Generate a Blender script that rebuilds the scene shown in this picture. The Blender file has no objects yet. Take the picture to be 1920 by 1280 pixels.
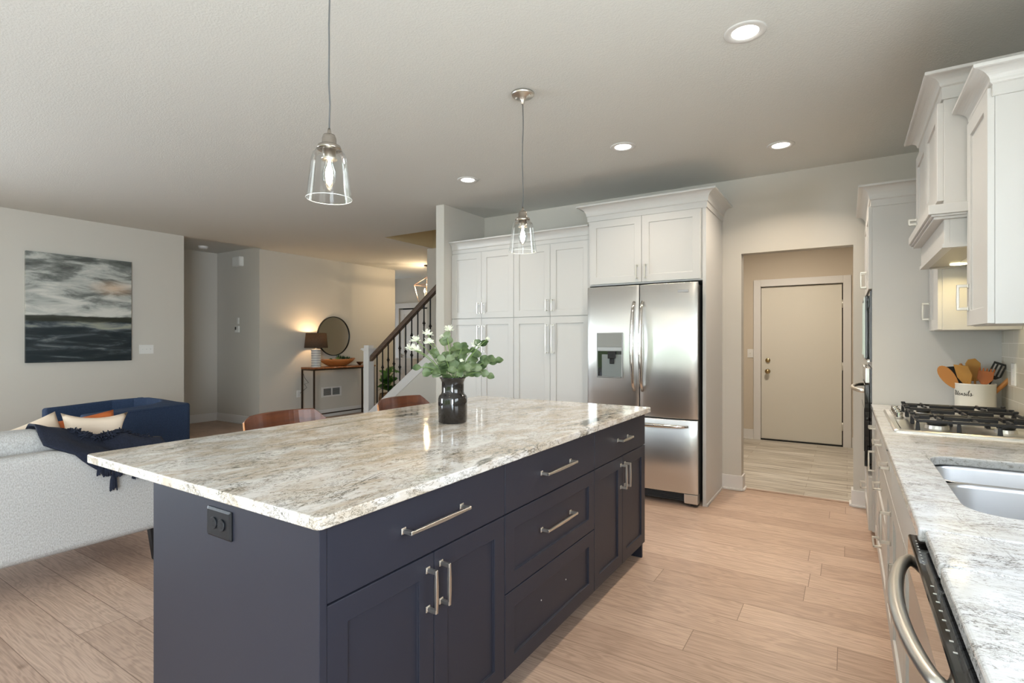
import bpy, bmesh, math, random
from mathutils import Vector, Matrix
random.seed(7)
C = bpy.context.scene.collection
PI = math.pi
R = math.radians

# ------------------------------------------------------------------ camera
cd = bpy.data.cameras.new('camera')
cam = bpy.data.objects.new('camera', cd)
C.objects.link(cam)
cam.location = (0, 0, 1.31)
cam.rotation_euler = (R(90), 0, R(32.4))
cd.sensor_width = 36
cd.lens = 990 / 1920 * 36
cd.clip_start = 0.02
bpy.context.scene.camera = cam

# ------------------------------------------------------------------ view, world, daylight
vs = bpy.context.scene.view_settings
vs.view_transform = 'Standard'
vs.look = 'None'
vs.gamma = 1
vs.use_curve_mapping = False
vs.exposure = 0.22
try:
    bpy.context.scene.cycles.use_denoising = True
    bpy.context.scene.cycles.max_bounces = 10
    bpy.context.scene.cycles.diffuse_bounces = 6
    bpy.context.scene.cycles.sample_clamp_indirect = 6
    bpy.context.scene.cycles.caustics_reflective = False
    bpy.context.scene.cycles.caustics_refractive = False
except Exception:
    pass

w = bpy.data.worlds.new('world')
bpy.context.scene.world = w
w.use_nodes = True
nt = w.node_tree
bg = nt.nodes['Background']
tc = nt.nodes.new('ShaderNodeTexCoord')
sx = nt.nodes.new('ShaderNodeSeparateXYZ')
cr = nt.nodes.new('ShaderNodeValToRGB')
nt.links.new(tc.outputs['Generated'], sx.inputs[0])
ma = nt.nodes.new('ShaderNodeMath'); ma.operation = 'MULTIPLY_ADD'
ma.inputs[1].default_value = 0.5; ma.inputs[2].default_value = 0.5
nt.links.new(sx.outputs[2], ma.inputs[0])
nt.links.new(ma.outputs[0], cr.inputs[0])
e = cr.color_ramp.elements
e[0].position = 0.44; e[0].color = (.16, .22, .10, 1)
e[1].position = 0.60; e[1].color = (.80, .90, 1, 1)
m_ = cr.color_ramp.elements.new(0.53); m_.color = (.20, .30, .16, 1)
nt.links.new(cr.outputs[0], bg.inputs[0])
bg.inputs[1].default_value = 3.0


def area(name, loc, rot, sx_, sy_, power, col, spread=180, shape='RECTANGLE'):
    l = bpy.data.lights.new(name, 'AREA')
    l.shape = shape
    l.size = sx_; l.size_y = sy_
    l.energy = power; l.color = col
    l.spread = R(spread)
    o = bpy.data.objects.new(name, l)
    o.location = loc; o.rotation_euler = rot
    C.objects.link(o)
    return o


DAY = (0.74, 0.87, 1.0)
GROUND = (.96, .98, 1.0)
# sky light from each window, and an added uplight imitating ground bounce
for nm, loc, rz, sx2, sy2, pw, tilt, gnd in (('patio_door', (-2.1, -3.75, 1.2), PI, 3.3, 2.1, 36, 108, .4), ('living_window', (-5.8, -3.75, 1.5), PI, 2.2, 1.7, 90, 108, .3),
                                  ('sink_window', (.95, 1.15, 1.72), R(90), 1.5, 1.1, 14, 135, 1.6), ('side_window', (-7.85, -1.6, 1.5), R(-90), 1.9, 1.6, 230, 104, .3),
                                  ('added_window', (.95, -2.1, 1.4), R(90), 2.3, 1.8, 330, 99, .15)):  # last entry is an added window light that brightens the left wall
    area('daylight_' + nm, loc, (R(90), 0, rz), sx2, sy2, pw, DAY)
    area('ground_bounce_' + nm, (loc[0], loc[1], loc[2] - .1), (R(tilt), 0, rz), sx2, sy2, pw * gnd, GROUND)
area('daylight_front_door', (-10.3, 8.1, 1.0), (R(90), 0, R(-90)), 0.9, 1.5, 22, DAY)

# ------------------------------------------------------------------ materials
MATS = {}


def mat(name, col, rough=.5, metal=0., spec=.5, trans=0., emit=None, es=0., coat=0., aniso=0., ior=1.45, bump=0., bscale=300., alpha=1.):
    m = bpy.data.materials.new(name); m.use_nodes = True
    b = m.node_tree.nodes['Principled BSDF']
    b.inputs['Base Color'].default_value = (*col, 1)
    b.inputs['Roughness'].default_value = rough
    b.inputs['Metallic'].default_value = metal
    b.inputs['Specular IOR Level'].default_value = spec
    b.inputs['Transmission Weight'].default_value = trans
    b.inputs['IOR'].default_value = ior
    b.inputs['Coat Weight'].default_value = coat
    b.inputs['Anisotropic'].default_value = aniso
    if emit:
        b.inputs['Emission Color'].default_value = (*emit, 1)
        b.inputs['Emission Strength'].default_value = es
    n = m.node_tree.nodes; l = m.node_tree.links
    tcn = n.new('ShaderNodeTexCoord')
    no = n.new('ShaderNodeTexNoise'); no.inputs['Scale'].default_value = bscale
    no.inputs['Detail'].default_value = 3
    l.new(tcn.outputs['Object'], no.inputs['Vector'])
    if bump:
        bp = n.new('ShaderNodeBump'); bp.inputs['Strength'].default_value = bump
        bp.inputs['Distance'].default_value = .002
        l.new(no.outputs['Fac'], bp.inputs['Height'])
        l.new(bp.outputs['Normal'], b.inputs['Normal'])
    else:
        # slight procedural roughness variation
        mr = n.new('ShaderNodeMapRange')
        mr.inputs['To Min'].default_value = max(0, rough - .008); mr.inputs['To Max'].default_value = min(1, rough + .008)
        l.new(no.outputs['Fac'], mr.inputs['Value'])
        if not trans:
            l.new(mr.outputs[0], b.inputs['Roughness'])
    MATS[name] = m
    return m


def nodes(m):
    return m.node_tree.nodes, m.node_tree.links, m.node_tree.nodes['Principled BSDF']


def ramp(n, stops):
    r = n.new('ShaderNodeValToRGB')
    el = r.color_ramp.elements
    el[0].position = stops[0][0]; el[0].color = (*stops[0][1], 1)
    el[1].position = stops[-1][0]; el[1].color = (*stops[-1][1], 1)
    for p, c in stops[1:-1]:
        q = el.new(p); q.color = (*c, 1)
    return r


def mapping(n, l, scale=(1, 1, 1), rot=(0, 0, 0), loc=(0, 0, 0)):
    t = n.new('ShaderNodeTexCoord'); mp = n.new('ShaderNodeMapping')
    mp.inputs['Scale'].default_value = scale
    mp.inputs['Rotation'].default_value = rot
    mp.inputs['Location'].default_value = loc
    l.new(t.outputs['Object'], mp.inputs['Vector'])
    return mp


def noise(n, l, vec, scale, detail=4, rough=.55, dist=0.):
    x = n.new('ShaderNodeTexNoise')
    x.inputs['Scale'].default_value = scale; x.inputs['Detail'].default_value = detail
    x.inputs['Roughness'].default_value = rough; x.inputs['Distortion'].default_value = dist
    l.new(vec.outputs[0], x.inputs['Vector'])
    return x


def mix(n, l, f, a, b, mode='MIX', fac=None):
    x = n.new('ShaderNodeMix'); x.data_type = 'RGBA'; x.blend_type = mode
    for s, v in ((6, a), (7, b)):
        if isinstance(v, tuple):
            x.inputs[s].default_value = (*v, 1)
        else:
            l.new(v, x.inputs[s])
    if f is None:
        x.inputs[0].default_value = fac
    else:
        l.new(f, x.inputs[0])
    return x.outputs[2]


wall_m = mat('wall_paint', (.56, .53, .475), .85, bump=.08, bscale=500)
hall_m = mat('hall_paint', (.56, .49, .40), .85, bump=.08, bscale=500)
shaft_m = mat('shaft_dim_paint', (.46, .37, .22), .85, bump=.08, bscale=500)  # browned wall colour, carries the dim light of the shaft
ceil_m = mat('ceiling_texture_paint', (.62, .62, .59), .9)
n, l, b = nodes(ceil_m)
mp = mapping(n, l)
a1 = noise(n, l, mp, 105, 3, .6)
rr = ramp(n, [(.42, (0, 0, 0)), (.6, (1, 1, 1))]); l.new(a1.outputs['Fac'], rr.inputs[0])
bp = n.new('ShaderNodeBump'); bp.inputs['Strength'].default_value = .2; bp.inputs['Distance'].default_value = .004
l.new(rr.outputs[0], bp.inputs['Height']); l.new(bp.outputs[0], b.inputs['Normal'])

satin = mat('satin_nickel', (.42, .38, .34), .2, 1.)
trim_m = mat('white_trim', (.68, .66, .64), .45)
cab_m = mat('white_cabinet_paint', (.565, .552, .53), .38)
navy_m = mat('navy_cabinet_paint', (.020, .021, .031), .45, spec=.4)
navy_dark = mat('dark_toe_kick', (.02, .02, .025), .6)
nickel = mat('brushed_nickel', (.72, .69, .64), .33, 1.)
chrome = mat('polished_metal', (.75, .73, .70), .12, 1.)
black_m = mat('black_metal', (.012, .011, .011), .45, .3)
iron_m = mat('cast_iron', (.012, .012, .014), .42)
blackglass = mat('black_glass', (.006, .006, .007), .06, coat=.6)
dark_bronze = mat('dark_steel_frame', (.05, .032, .022), .45, .6)
brass = mat('antique_brass', (.45, .33, .17), .3, 1.)
plastic_w = mat('white_plastic', (.72, .71, .68), .4)
plastic_k = mat('charcoal_plastic', (.007, .008, .010), .38, spec=.35)
door_m = mat('door_paint', (.66, .625, .55), .5)
clear = mat('clear_glass', (1, 1, 1), .02, trans=1., ior=1.45)
n, l, b = nodes(clear)
tr = n.new('ShaderNodeBsdfTransparent'); tr.inputs[0].default_value = (.96, .97, .97, 1)
gl = n.new('ShaderNodeBsdfGlossy'); gl.inputs['Roughness'].default_value = .02
lw = n.new('ShaderNodeLayerWeight'); lw.inputs[0].default_value = .28
mg = n.new('ShaderNodeMixShader')
mr_ = n.new('ShaderNodeMapRange'); mr_.inputs['To Min'].default_value = .005; mr_.inputs['To Max'].default_value = .45
l.new(lw.outputs['Fresnel'], mr_.inputs['Value'])
l.new(mr_.outputs[0], mg.inputs[0])
l.new(tr.outputs[0], mg.inputs[1]); l.new(gl.outputs[0], mg.inputs[2])
l.new(mg.outputs[0], [x for x in n if x.type == 'OUTPUT_MATERIAL'][0].inputs[0])
rim_m = mat('glass_rim', (.80, .82, .80), .1)
bulb_m = mat('glowing_bulb', (1, .85, .6), .3, emit=(1, .80, .54), es=80)
bulb_glass = mat('bulb_glass', (1, .9, .75), .02, trans=1., ior=1.2)
led_m = mat('downlight_lens', (1, 1, 1), .5, emit=(1, .95, .88), es=14)
puck_m = mat('puck_lens', (1, 1, 1), .5, emit=(1, .85, .45), es=7)
shade_m = mat('dark_linen_shade', (.06, .042, .03), .9)
n, l, b = nodes(shade_m)
mp = mapping(n, l, (1, 1, 1)); ns = noise(n, l, mp, 160, 3)
rs = ramp(n, [(.35, (.05, .035, .025)), (.7, (.22, .15, .10))]); l.new(ns.outputs['Fac'], rs.inputs[0])
l.new(rs.outputs[0], b.inputs['Base Color'])
tl = n.new('ShaderNodeBsdfTranslucent'); tl.inputs[0].default_value = (.16, .11, .07, 1)
mxs = n.new('ShaderNodeMixShader'); mxs.inputs[0].default_value = .35
out = [x for x in n if x.type == 'OUTPUT_MATERIAL'][0]
l.new(b.outputs[0], mxs.inputs[1]); l.new(tl.outputs[0], mxs.inputs[2]); l.new(mxs.outputs[0], out.inputs[0])

green_leaf = mat('eucalyptus_leaf', (.12, .19, .085), .55)
n, l, b = nodes(green_leaf)
mp = mapping(n, l); ns = noise(n, l, mp, 14, 2)
rs = ramp(n, [(.36, (.028, .055, .014)), (.5, (.085, .125, .045)), (.64, (.17, .21, .12))]); l.new(ns.outputs['Fac'], rs.inputs[0])
l.new(rs.outputs[0], b.inputs['Base Color'])
fig_leaf = mat('fig_leaf', (.05, .16, .02), .4)
dark_leaf = mat('succulent_leaf', (.035, .085, .03), .5)
stem_m = mat('green_stem', (.16, .24, .07), .6)
petal_m = mat('white_petal', (.82, .84, .70), .6)
vase_m = mat('black_ceramic', (.010, .008, .007), .07, coat=.5)
mirror_m = mat('mirror_silver', (.80, .82, .82), .02, 1.)
wicker_m = mat('wicker', (.28, .16, .08), .8, bump=.8, bscale=120)
crock_m = mat('cream_enamel', (.76, .73, .66), .3)
ink_m = mat('black_lettering', (.02, .02, .02), .6)
wood_spoon = mat('beech_wood', (.50, .21, .055), .5)
wood_spoon2 = mat('olive_wood', (.40, .19, .03), .5)
orange_m = mat('rust_leather', (.42, .10, .02), .5)
cream_pillow = mat('cream_linen', (.62, .50, .38), .9, bump=.3, bscale=200)
lamp_cer = mat('white_ribbed_ceramic', (.66, .64, .60), .4)
lamp_cer2 = mat('grey_glaze_band', (.40, .40, .40), .4)
tub_silver = mat('dark_silver', (.35, .30, .26), .2, 1.)
cord_m = mat('cord_grey', (.10, .10, .10), .6)
filter_m = mat('hood_filter', (.45, .42, .35), .4, .6)


def wood(name, c1, c2, axis='x', rough=.35, scale=1.):
    m = mat(name, c1, rough, coat=.2)
    n, l, b = nodes(m)
    s = {'x': (1.2, 22, 22), 'y': (22, 1.2, 22), 'z': (22, 22, 1.2)}[axis]
    mp = mapping(n, l, tuple(v * scale for v in s))
    ns = noise(n, l, mp, 1.5, 6, .6, .4)
    rs = ramp(n, [(.3, c1), (.7, c2)]); l.new(ns.outputs['Fac'], rs.inputs[0])
    l.new(rs.outputs[0], b.inputs['Base Color'])
    return m


walnut = wood('walnut_veneer', (.065, .018, .007), (.135, .038, .012), 'y')
walnut_edge = wood('walnut_ply_edge', (.42, .16, .04), (.60, .26, .08), 'x')
rail_m = wood('stained_rail_wood', (.07, .042, .027), (.135, .085, .055), 'x')
table_wood = wood('live_edge_wood', (.13, .035, .012), (.34, .12, .035), 'y')
bowl_wood = wood('carved_bowl_wood', (.35, .11, .025), (.55, .21, .06), 'y')

# oak floor
floor_m = mat('oak_planks', (.5, .35, .25), .42)
n, l, b = nodes(floor_m)
t = n.new('ShaderNodeTexCoord')
br = n.new('ShaderNodeTexBrick')
br.offset = 0; br.squash = 1
sxy = n.new('ShaderNodeSeparateXYZ'); l.new(t.outputs['Object'], sxy.inputs[0])
rw = n.new('ShaderNodeMath'); rw.operation = 'DIVIDE'; rw.inputs[1].default_value = .19; l.new(sxy.outputs[1], rw.inputs[0])
fl_ = n.new('ShaderNodeMath'); fl_.operation = 'FLOOR'; l.new(rw.outputs[0], fl_.inputs[0])
wn = n.new('ShaderNodeTexWhiteNoise'); wn.noise_dimensions = '1D'; l.new(fl_.outputs[0], wn.inputs['W'])
xs = n.new('ShaderNodeMath'); xs.operation = 'MULTIPLY_ADD'; xs.inputs[1].default_value = 5.3
l.new(wn.outputs['Value'], xs.inputs[0]); l.new(sxy.outputs[0], xs.inputs[2])
cxy = n.new('ShaderNodeCombineXYZ'); l.new(xs.outputs[0], cxy.inputs[0]); l.new(sxy.outputs[1], cxy.inputs[1])
br.inputs['Scale'].default_value = 1
br.inputs['Mortar Size'].default_value = .0016
br.inputs['Mortar Smooth'].default_value = .1
br.inputs['Brick Width'].default_value = 2.1
br.inputs['Row Height'].default_value = .19
br.inputs['Color1'].default_value = (0, 0, 0, 1)
br.inputs['Color2'].default_value = (1, 1, 1, 1)
br.inputs['Mortar'].default_value = (.5, .5, .5, 1)
l.new(cxy.outputs[0], br.inputs['Vector'])
tone = ramp(n, [(0, (.41, .285, .215)), (.5, (.47, .335, .255)), (1, (.54, .395, .305))])
l.new(br.outputs['Color'], tone.inputs[0])
# per plank offset of grain
vm = n.new('ShaderNodeVectorMath'); vm.operation = 'MULTIPLY_ADD'
vm.inputs[1].default_value = (7, 13, 0)
l.new(br.outputs['Color'], vm.inputs[0]); l.new(t.outputs['Object'], vm.inputs[2])
mpp = n.new('ShaderNodeMapping'); mpp.inputs['Scale'].default_value = (2.2, 16, 1)
l.new(vm.outputs[0], mpp.inputs['Vector'])
g1 = noise(n, l, mpp, 1.0, 2, .5, .5)
wv = n.new('ShaderNodeMath'); wv.operation = 'MULTIPLY'; wv.inputs[1].default_value = 55
l.new(g1.outputs['Fac'], wv.inputs[0])
sn = n.new('ShaderNodeMath'); sn.operation = 'SINE'; l.new(wv.outputs[0], sn.inputs[0])
mp3 = n.new('ShaderNodeMapping'); mp3.inputs['Scale'].default_value = (4, 150, 1)
l.new(vm.outputs[0], mp3.inputs['Vector'])
g2 = noise(n, l, mp3, 1.0, 4, .6)
gsum = n.new('ShaderNodeMath'); gsum.operation = 'MULTIPLY_ADD'; gsum.inputs[1].default_value = .085
l.new(sn.outputs[0], gsum.inputs[0]); l.new(g2.outputs['Fac'], gsum.inputs[2])
gr = ramp(n, [(.32, (.74, .72, .70)), (.62, (1.08, 1.08, 1.08))]); l.new(gsum.outputs[0], gr.inputs[0])
c0 = mix(n, l, None, tone.outputs[0], gr.outputs[0], 'MULTIPLY', 1)
# knots
mp4 = n.new('ShaderNodeMapping'); mp4.inputs['Scale'].default_value = (1.5, 3.2, 1)
l.new(vm.outputs[0], mp4.inputs['Vector'])
kn = n.new('ShaderNodeTexVoronoi'); kn.inputs['Scale'].default_value = 1.1
l.new(mp4.outputs[0], kn.inputs['Vector'])
kr = ramp(n, [(.0, (.35, .28, .24)), (.05, (1, 1, 1))]); l.new(kn.outputs['Distance'], kr.inputs[0])
c1 = mix(n, l, None, c0, kr.outputs[0], 'MULTIPLY', .75)
c2 = mix(n, l, br.outputs['Fac'], c1, (.20, .13, .09))
l.new(c2, b.inputs['Base Color'])
bp = n.new('ShaderNodeBump'); bp.inputs['Strength'].default_value = .12; bp.inputs['Distance'].default_value = .002
l.new(gsum.outputs[0], bp.inputs['Height']); l.new(bp.outputs[0], b.inputs['Normal'])

# hall tile (wood-look)
tile_m = mat('wood_look_tile', (.5, .45, .38), .4)
n, l, b = nodes(tile_m)
t = n.new('ShaderNodeTexCoord')
br = n.new('ShaderNodeTexBrick'); br.offset = .33
br.inputs['Scale'].default_value = 1; br.inputs['Mortar Size'].default_value = .002
br.inputs['Brick Width'].default_value = .95; br.inputs['Row Height'].default_value = .15
br.inputs['Color1'].default_value = (.46, .42, .36, 1); br.inputs['Color2'].default_value = (.60, .57, .52, 1)
br.inputs['Mortar'].default_value = (.34, .29, .23, 1)
l.new(t.outputs['Object'], br.inputs['Vector'])
mpp = n.new('ShaderNodeMapping'); mpp.inputs['Scale'].default_value = (2, 40, 1); l.new(t.outputs['Object'], mpp.inputs['Vector'])
g1 = noise(n, l, mpp, 1, 4, .6, .6)
gr = ramp(n, [(.36, (.50, .46, .42)), (.60, (1.15, 1.14, 1.12))]); l.new(g1.outputs['Fac'], gr.inputs[0])
l.new(mix(n, l, None, br.outputs['Color'], gr.outputs[0], 'MULTIPLY', 1), b.inputs['Base Color'])


# granite
def granite(name, base, tan, dark, off, flow=(1.2, .55, 1.2), tanamt=.5):
    m = mat(name, base, .06, coat=0.)
    n, l, b = nodes(m)
    for lk in list(b.inputs['Roughness'].links): l.remove(lk)
    b.inputs['Roughness'].default_value = .09
    mp = mapping(n, l, flow, (0, 0, R(-14)), off)
    big = noise(n, l, mp, 5.5, 7, .68, 1.0)
    r1 = ramp(n, [(.42, base), (.50, tuple((p_ + q_) / 2 for p_, q_ in zip(base, tan))), (.60, tan)]); l.new(big.outputs['Fac'], r1.inputs[0])
    med = noise(n, l, mp, 40, 6, .8, 1.2)
    r2 = ramp(n, [(.36, (.38, .34, .29)), (.46, (1, 1, 1)), (.60, (1, 1, 1)), (.72, (1.14, 1.14, 1.16))]); l.new(med.outputs['Fac'], r2.inputs[0])
    c = mix(n, l, None, r1.outputs[0], r2.outputs[0], 'MULTIPLY', 1)
    # short flecks: thin stretched ridges
    mp2 = mapping(n, l, (flow[0] * 1.0, flow[1] * .8, 1), (0, 0, R(-20)), (3, 1, 0))
    fl = noise(n, l, mp2, 52, 4, .75, .7)
    ab = n.new('ShaderNodeMath'); ab.operation = 'SUBTRACT'; ab.inputs[1].default_value = .5; l.new(fl.outputs['Fac'], ab.inputs[0])
    a2 = n.new('ShaderNodeMath'); a2.operation = 'ABSOLUTE'; l.new(ab.outputs[0], a2.inputs[0])
    r3 = ramp(n, [(.0, (1, 1, 1)), (.03, (0, 0, 0))]); l.new(a2.outputs[0], r3.inputs[0])
    msk = noise(n, l, mp, 9, 3, .6)
    r3b = ramp(n, [(.42, (0, 0, 0)), (.54, (1, 1, 1))]); l.new(msk.outputs['Fac'], r3b.inputs[0])
    f3 = mix(n, l, None, r3.outputs[0], r3b.outputs[0], 'MULTIPLY', 1)
    c = mix(n, l, f3, c, tuple(v * 1.7 for v in dark))
    # large veins
    vn = noise(n, l, mp, 2.6, 7, .68, .7)
    s1 = n.new('ShaderNodeMath'); s1.operation = 'SUBTRACT'; s1.inputs[1].default_value = .5; l.new(vn.outputs['Fac'], s1.inputs[0])
    s2 = n.new('ShaderNodeMath'); s2.operation = 'ABSOLUTE'; l.new(s1.outputs[0], s2.inputs[0])
    r4 = ramp(n, [(.0, (1, 1, 1)), (.010, (0, 0, 0))]); l.new(s2.outputs[0], r4.inputs[0])
    mk = noise(n, l, mp, 4.2, 3, .6)
    r5 = ramp(n, [(.48, (0, 0, 0)), (.56, (1, 1, 1))]); l.new(mk.outputs['Fac'], r5.inputs[0])
    f5 = mix(n, l, None, r4.outputs[0], r5.outputs[0], 'MULTIPLY', 1)
    c = mix(n, l, f5, c, dark)
    # dark patches
    dp = noise(n, l, mapping(n, l, (1.5, .32, 1.5), (0, 0, R(-10)), (off[0] + 1.3, off[1] + 2.2, 0)), 3.2, 8, .72, .5)
    r6 = ramp(n, [(.595, (0, 0, 0)), (.64, (.92, .92, .92))]); l.new(dp.outputs['Fac'], r6.inputs[0])
    c = mix(n, l, r6.outputs[0], c, tuple(v * 1.2 for v in dark))
    l.new(c, b.inputs['Base Color'])
    return m


granite_i = granite('granite_island', (.67, .645, .61), (.49, .42, .335), (.075, .07, .05), (2.3, .7, 0))
granite_p = granite('granite_perimeter', (.62, .625, .635), (.54, .53, .51), (.14, .13, .12), (6.3, 4.7, 0), (.85, 2.1, 1.5))

# steel
steel = mat('brushed_stainless', (.66, .65, .63), .24, 1., aniso=.75)
n, l, b = nodes(steel)
for lk in list(b.inputs['Roughness'].links): l.remove(lk)
mp = mapping(n, l, (1, 1, 400)); ns = noise(n, l, mp, 3, 2)
mr = n.new('ShaderNodeMapRange'); mr.inputs['To Min'].default_value = .30; mr.inputs['To Max'].default_value = .315
l.new(ns.outputs['Fac'], mr.inputs['Value']); l.new(mr.outputs[0], b.inputs['Roughness'])
sink_m = mat('sink_steel', (.56, .57, .60), .3, 1.)


def fabric(name, c1, c2, sc=220):
    m = mat(name, c1, .95)
    n, l, b = nodes(m)
    mp = mapping(n, l, (1, 1, .5)); ns = noise(n, l, mp, sc, 3, .7)
    rs = ramp(n, [(.33, c1), (.62, c2)]); l.new(ns.outputs['Fac'], rs.inputs[0])
    l.new(rs.outputs[0], b.inputs['Base Color'])
    bp = n.new('ShaderNodeBump'); bp.inputs['Strength'].default_value = .35; bp.inputs['Distance'].default_value = .002
    l.new(ns.outputs['Fac'], bp.inputs['Height']); l.new(bp.outputs[0], b.inputs['Normal'])
    return m


sofa_m = fabric('oatmeal_tweed', (.27, .26, .24), (.42, .405, .385), 210)
blue_m = fabric('navy_weave', (.010, .021, .050), (.024, .043, .088))
throw_m = fabric('dark_navy_knit', (.003, .005, .012), (.010, .013, .027), 120)

# backsplash tile
splash_m = mat('cream_subway_tile', (.6, .56, .48), .25)
n, l, b = nodes(splash_m)
t = n.new('ShaderNodeTexCoord'); mpp = n.new('ShaderNodeMapping')
mpp.inputs['Rotation'].default_value = (0, R(90), R(90))
cx = n.new('ShaderNodeSeparateXYZ'); cc = n.new('ShaderNodeCombineXYZ')
l.new(t.outputs['Object'], cx.inputs[0]); l.new(cx.outputs[1], cc.inputs[0]); l.new(cx.outputs[2], cc.inputs[1])
br = n.new('ShaderNodeTexBrick'); br.inputs['Scale'].default_value = 1
br.inputs['Mortar Size'].default_value = .002; br.inputs['Brick Width'].default_value = .20; br.inputs['Row Height'].default_value = .0765
br.inputs['Color1'].default_value = (.50, .47, .39, 1); br.inputs['Color2'].default_value = (.60, .56, .48, 1)
br.inputs['Mortar'].default_value = (.74, .71, .64, 1)
l.new(cc.outputs[0], br.inputs['Vector']); l.new(br.outputs['Color'], b.inputs['Base Color'])

# painting: stormy seascape
paint_m = mat('seascape_painting', (.3, .3, .3), .5)
n, l, b = nodes(paint_m)
t = n.new('ShaderNodeTexCoord'); sp = n.new('ShaderNodeSeparateXYZ'); l.new(t.outputs['Object'], sp.inputs[0])
mpp = n.new('ShaderNodeMapping'); mpp.inputs['Scale'].default_value = (1, 1.6, 6.5); mpp.inputs['Location'].default_value = (0, 3.3, 1.2)
l.new(t.outputs['Object'], mpp.inputs['Vector'])
na = noise(n, l, mpp, 1.5, 7, .62, .5)
# sky clouds
skyr = ramp(n, [(.36, (.075, .082, .075)), (.47, (.19, .20, .185)), (.56, (.40, .41, .38)), (.70, (.60, .59, .54))])
zoff = n.new('ShaderNodeMath'); zoff.operation = 'MULTIPLY_ADD'
# brighter low sky: local z in 0..1.23 ; sky from .52 up
hgt = n.new('ShaderNodeMapRange'); hgt.inputs['From Min'].default_value = .52; hgt.inputs['From Max'].default_value = 1.23
hgt.inputs['To Min'].default_value = .14; hgt.inputs['To Max'].default_value = -.06
l.new(sp.outputs[2], hgt.inputs['Value'])
ad = n.new('ShaderNodeMath'); ad.operation = 'ADD'; l.new(na.outputs['Fac'], ad.inputs[0]); l.new(hgt.outputs[0], ad.inputs[1])
l.new(ad.outputs[0], skyr.inputs[0])
# sea
mp5 = n.new('ShaderNodeMapping'); mp5.inputs['Scale'].default_value = (1, 1.5, 9); mp5.inputs['Location'].default_value = (0, 8.3, 4.2)
l.new(t.outputs['Object'], mp5.inputs['Vector'])
nb = noise(n, l, mp5, 1.3, 7, .6, .5)
hs = n.new('ShaderNodeMapRange'); hs.inputs['From Min'].default_value = 0; hs.inputs['From Max'].default_value = .52
hs.inputs['To Min'].default_value = -.12; hs.inputs['To Max'].default_value = .06
l.new(sp.outputs[2], hs.inputs['Value'])
ad2 = n.new('ShaderNodeMath'); ad2.operation = 'ADD'; l.new(nb.outputs['Fac'], ad2.inputs[0]); l.new(hs.outputs[0], ad2.inputs[1])
sear = ramp(n, [(.38, (.006, .014, .018)), (.48, (.018, .026, .030)), (.55, (.07, .085, .095)), (.62, (.20, .215, .20)), (.7, (.30, .31, .24))])
l.new(ad2.outputs[0], sear.inputs[0])
hz = n.new('ShaderNodeMath'); hz.operation = 'MULTIPLY_ADD'; hz.inputs[1].default_value = .05
l.new(na.outputs['Fac'], hz.inputs[0]); l.new(sp.outputs[2], hz.inputs[2])
hzr = ramp(n, [(.545, (0, 0, 0)), (.56, (1, 1, 1))]); l.new(hz.outputs[0], hzr.inputs[0])
c = mix(n, l, hzr.outputs[0], sear.outputs[0], skyr.outputs[0])
band = ramp(n, [(.475, (0, 0, 0)), (.50, (.9, .9, .9)), (.545, (.9, .9, .9)), (.565, (0, 0, 0))]); l.new(hz.outputs[0], band.inputs[0])
c = mix(n, l, band.outputs[0], c, (.022, .024, .012))
wm = n.new('ShaderNodeTexGradient'); wm.gradient_type = 'SPHERICAL'
mp6 = n.new('ShaderNodeMapping'); mp6.inputs['Location'].default_value = (0, -.82 * 3.5, -.88 * 9); mp6.inputs['Scale'].default_value = (1, 3.5, 9)
l.new(t.outputs['Object'], mp6.inputs['Vector']); l.new(mp6.outputs[0], wm.inputs[0])
mm = n.new('ShaderNodeMath'); mm.operation = 'MULTIPLY'; mm.inputs[1].default_value = .7; l.new(wm.outputs['Fac'], mm.inputs[0])
c = mix(n, l, mm.outputs[0], c, (.60, .40, .25))
l.new(c, b.inputs['Base Color'])


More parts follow.
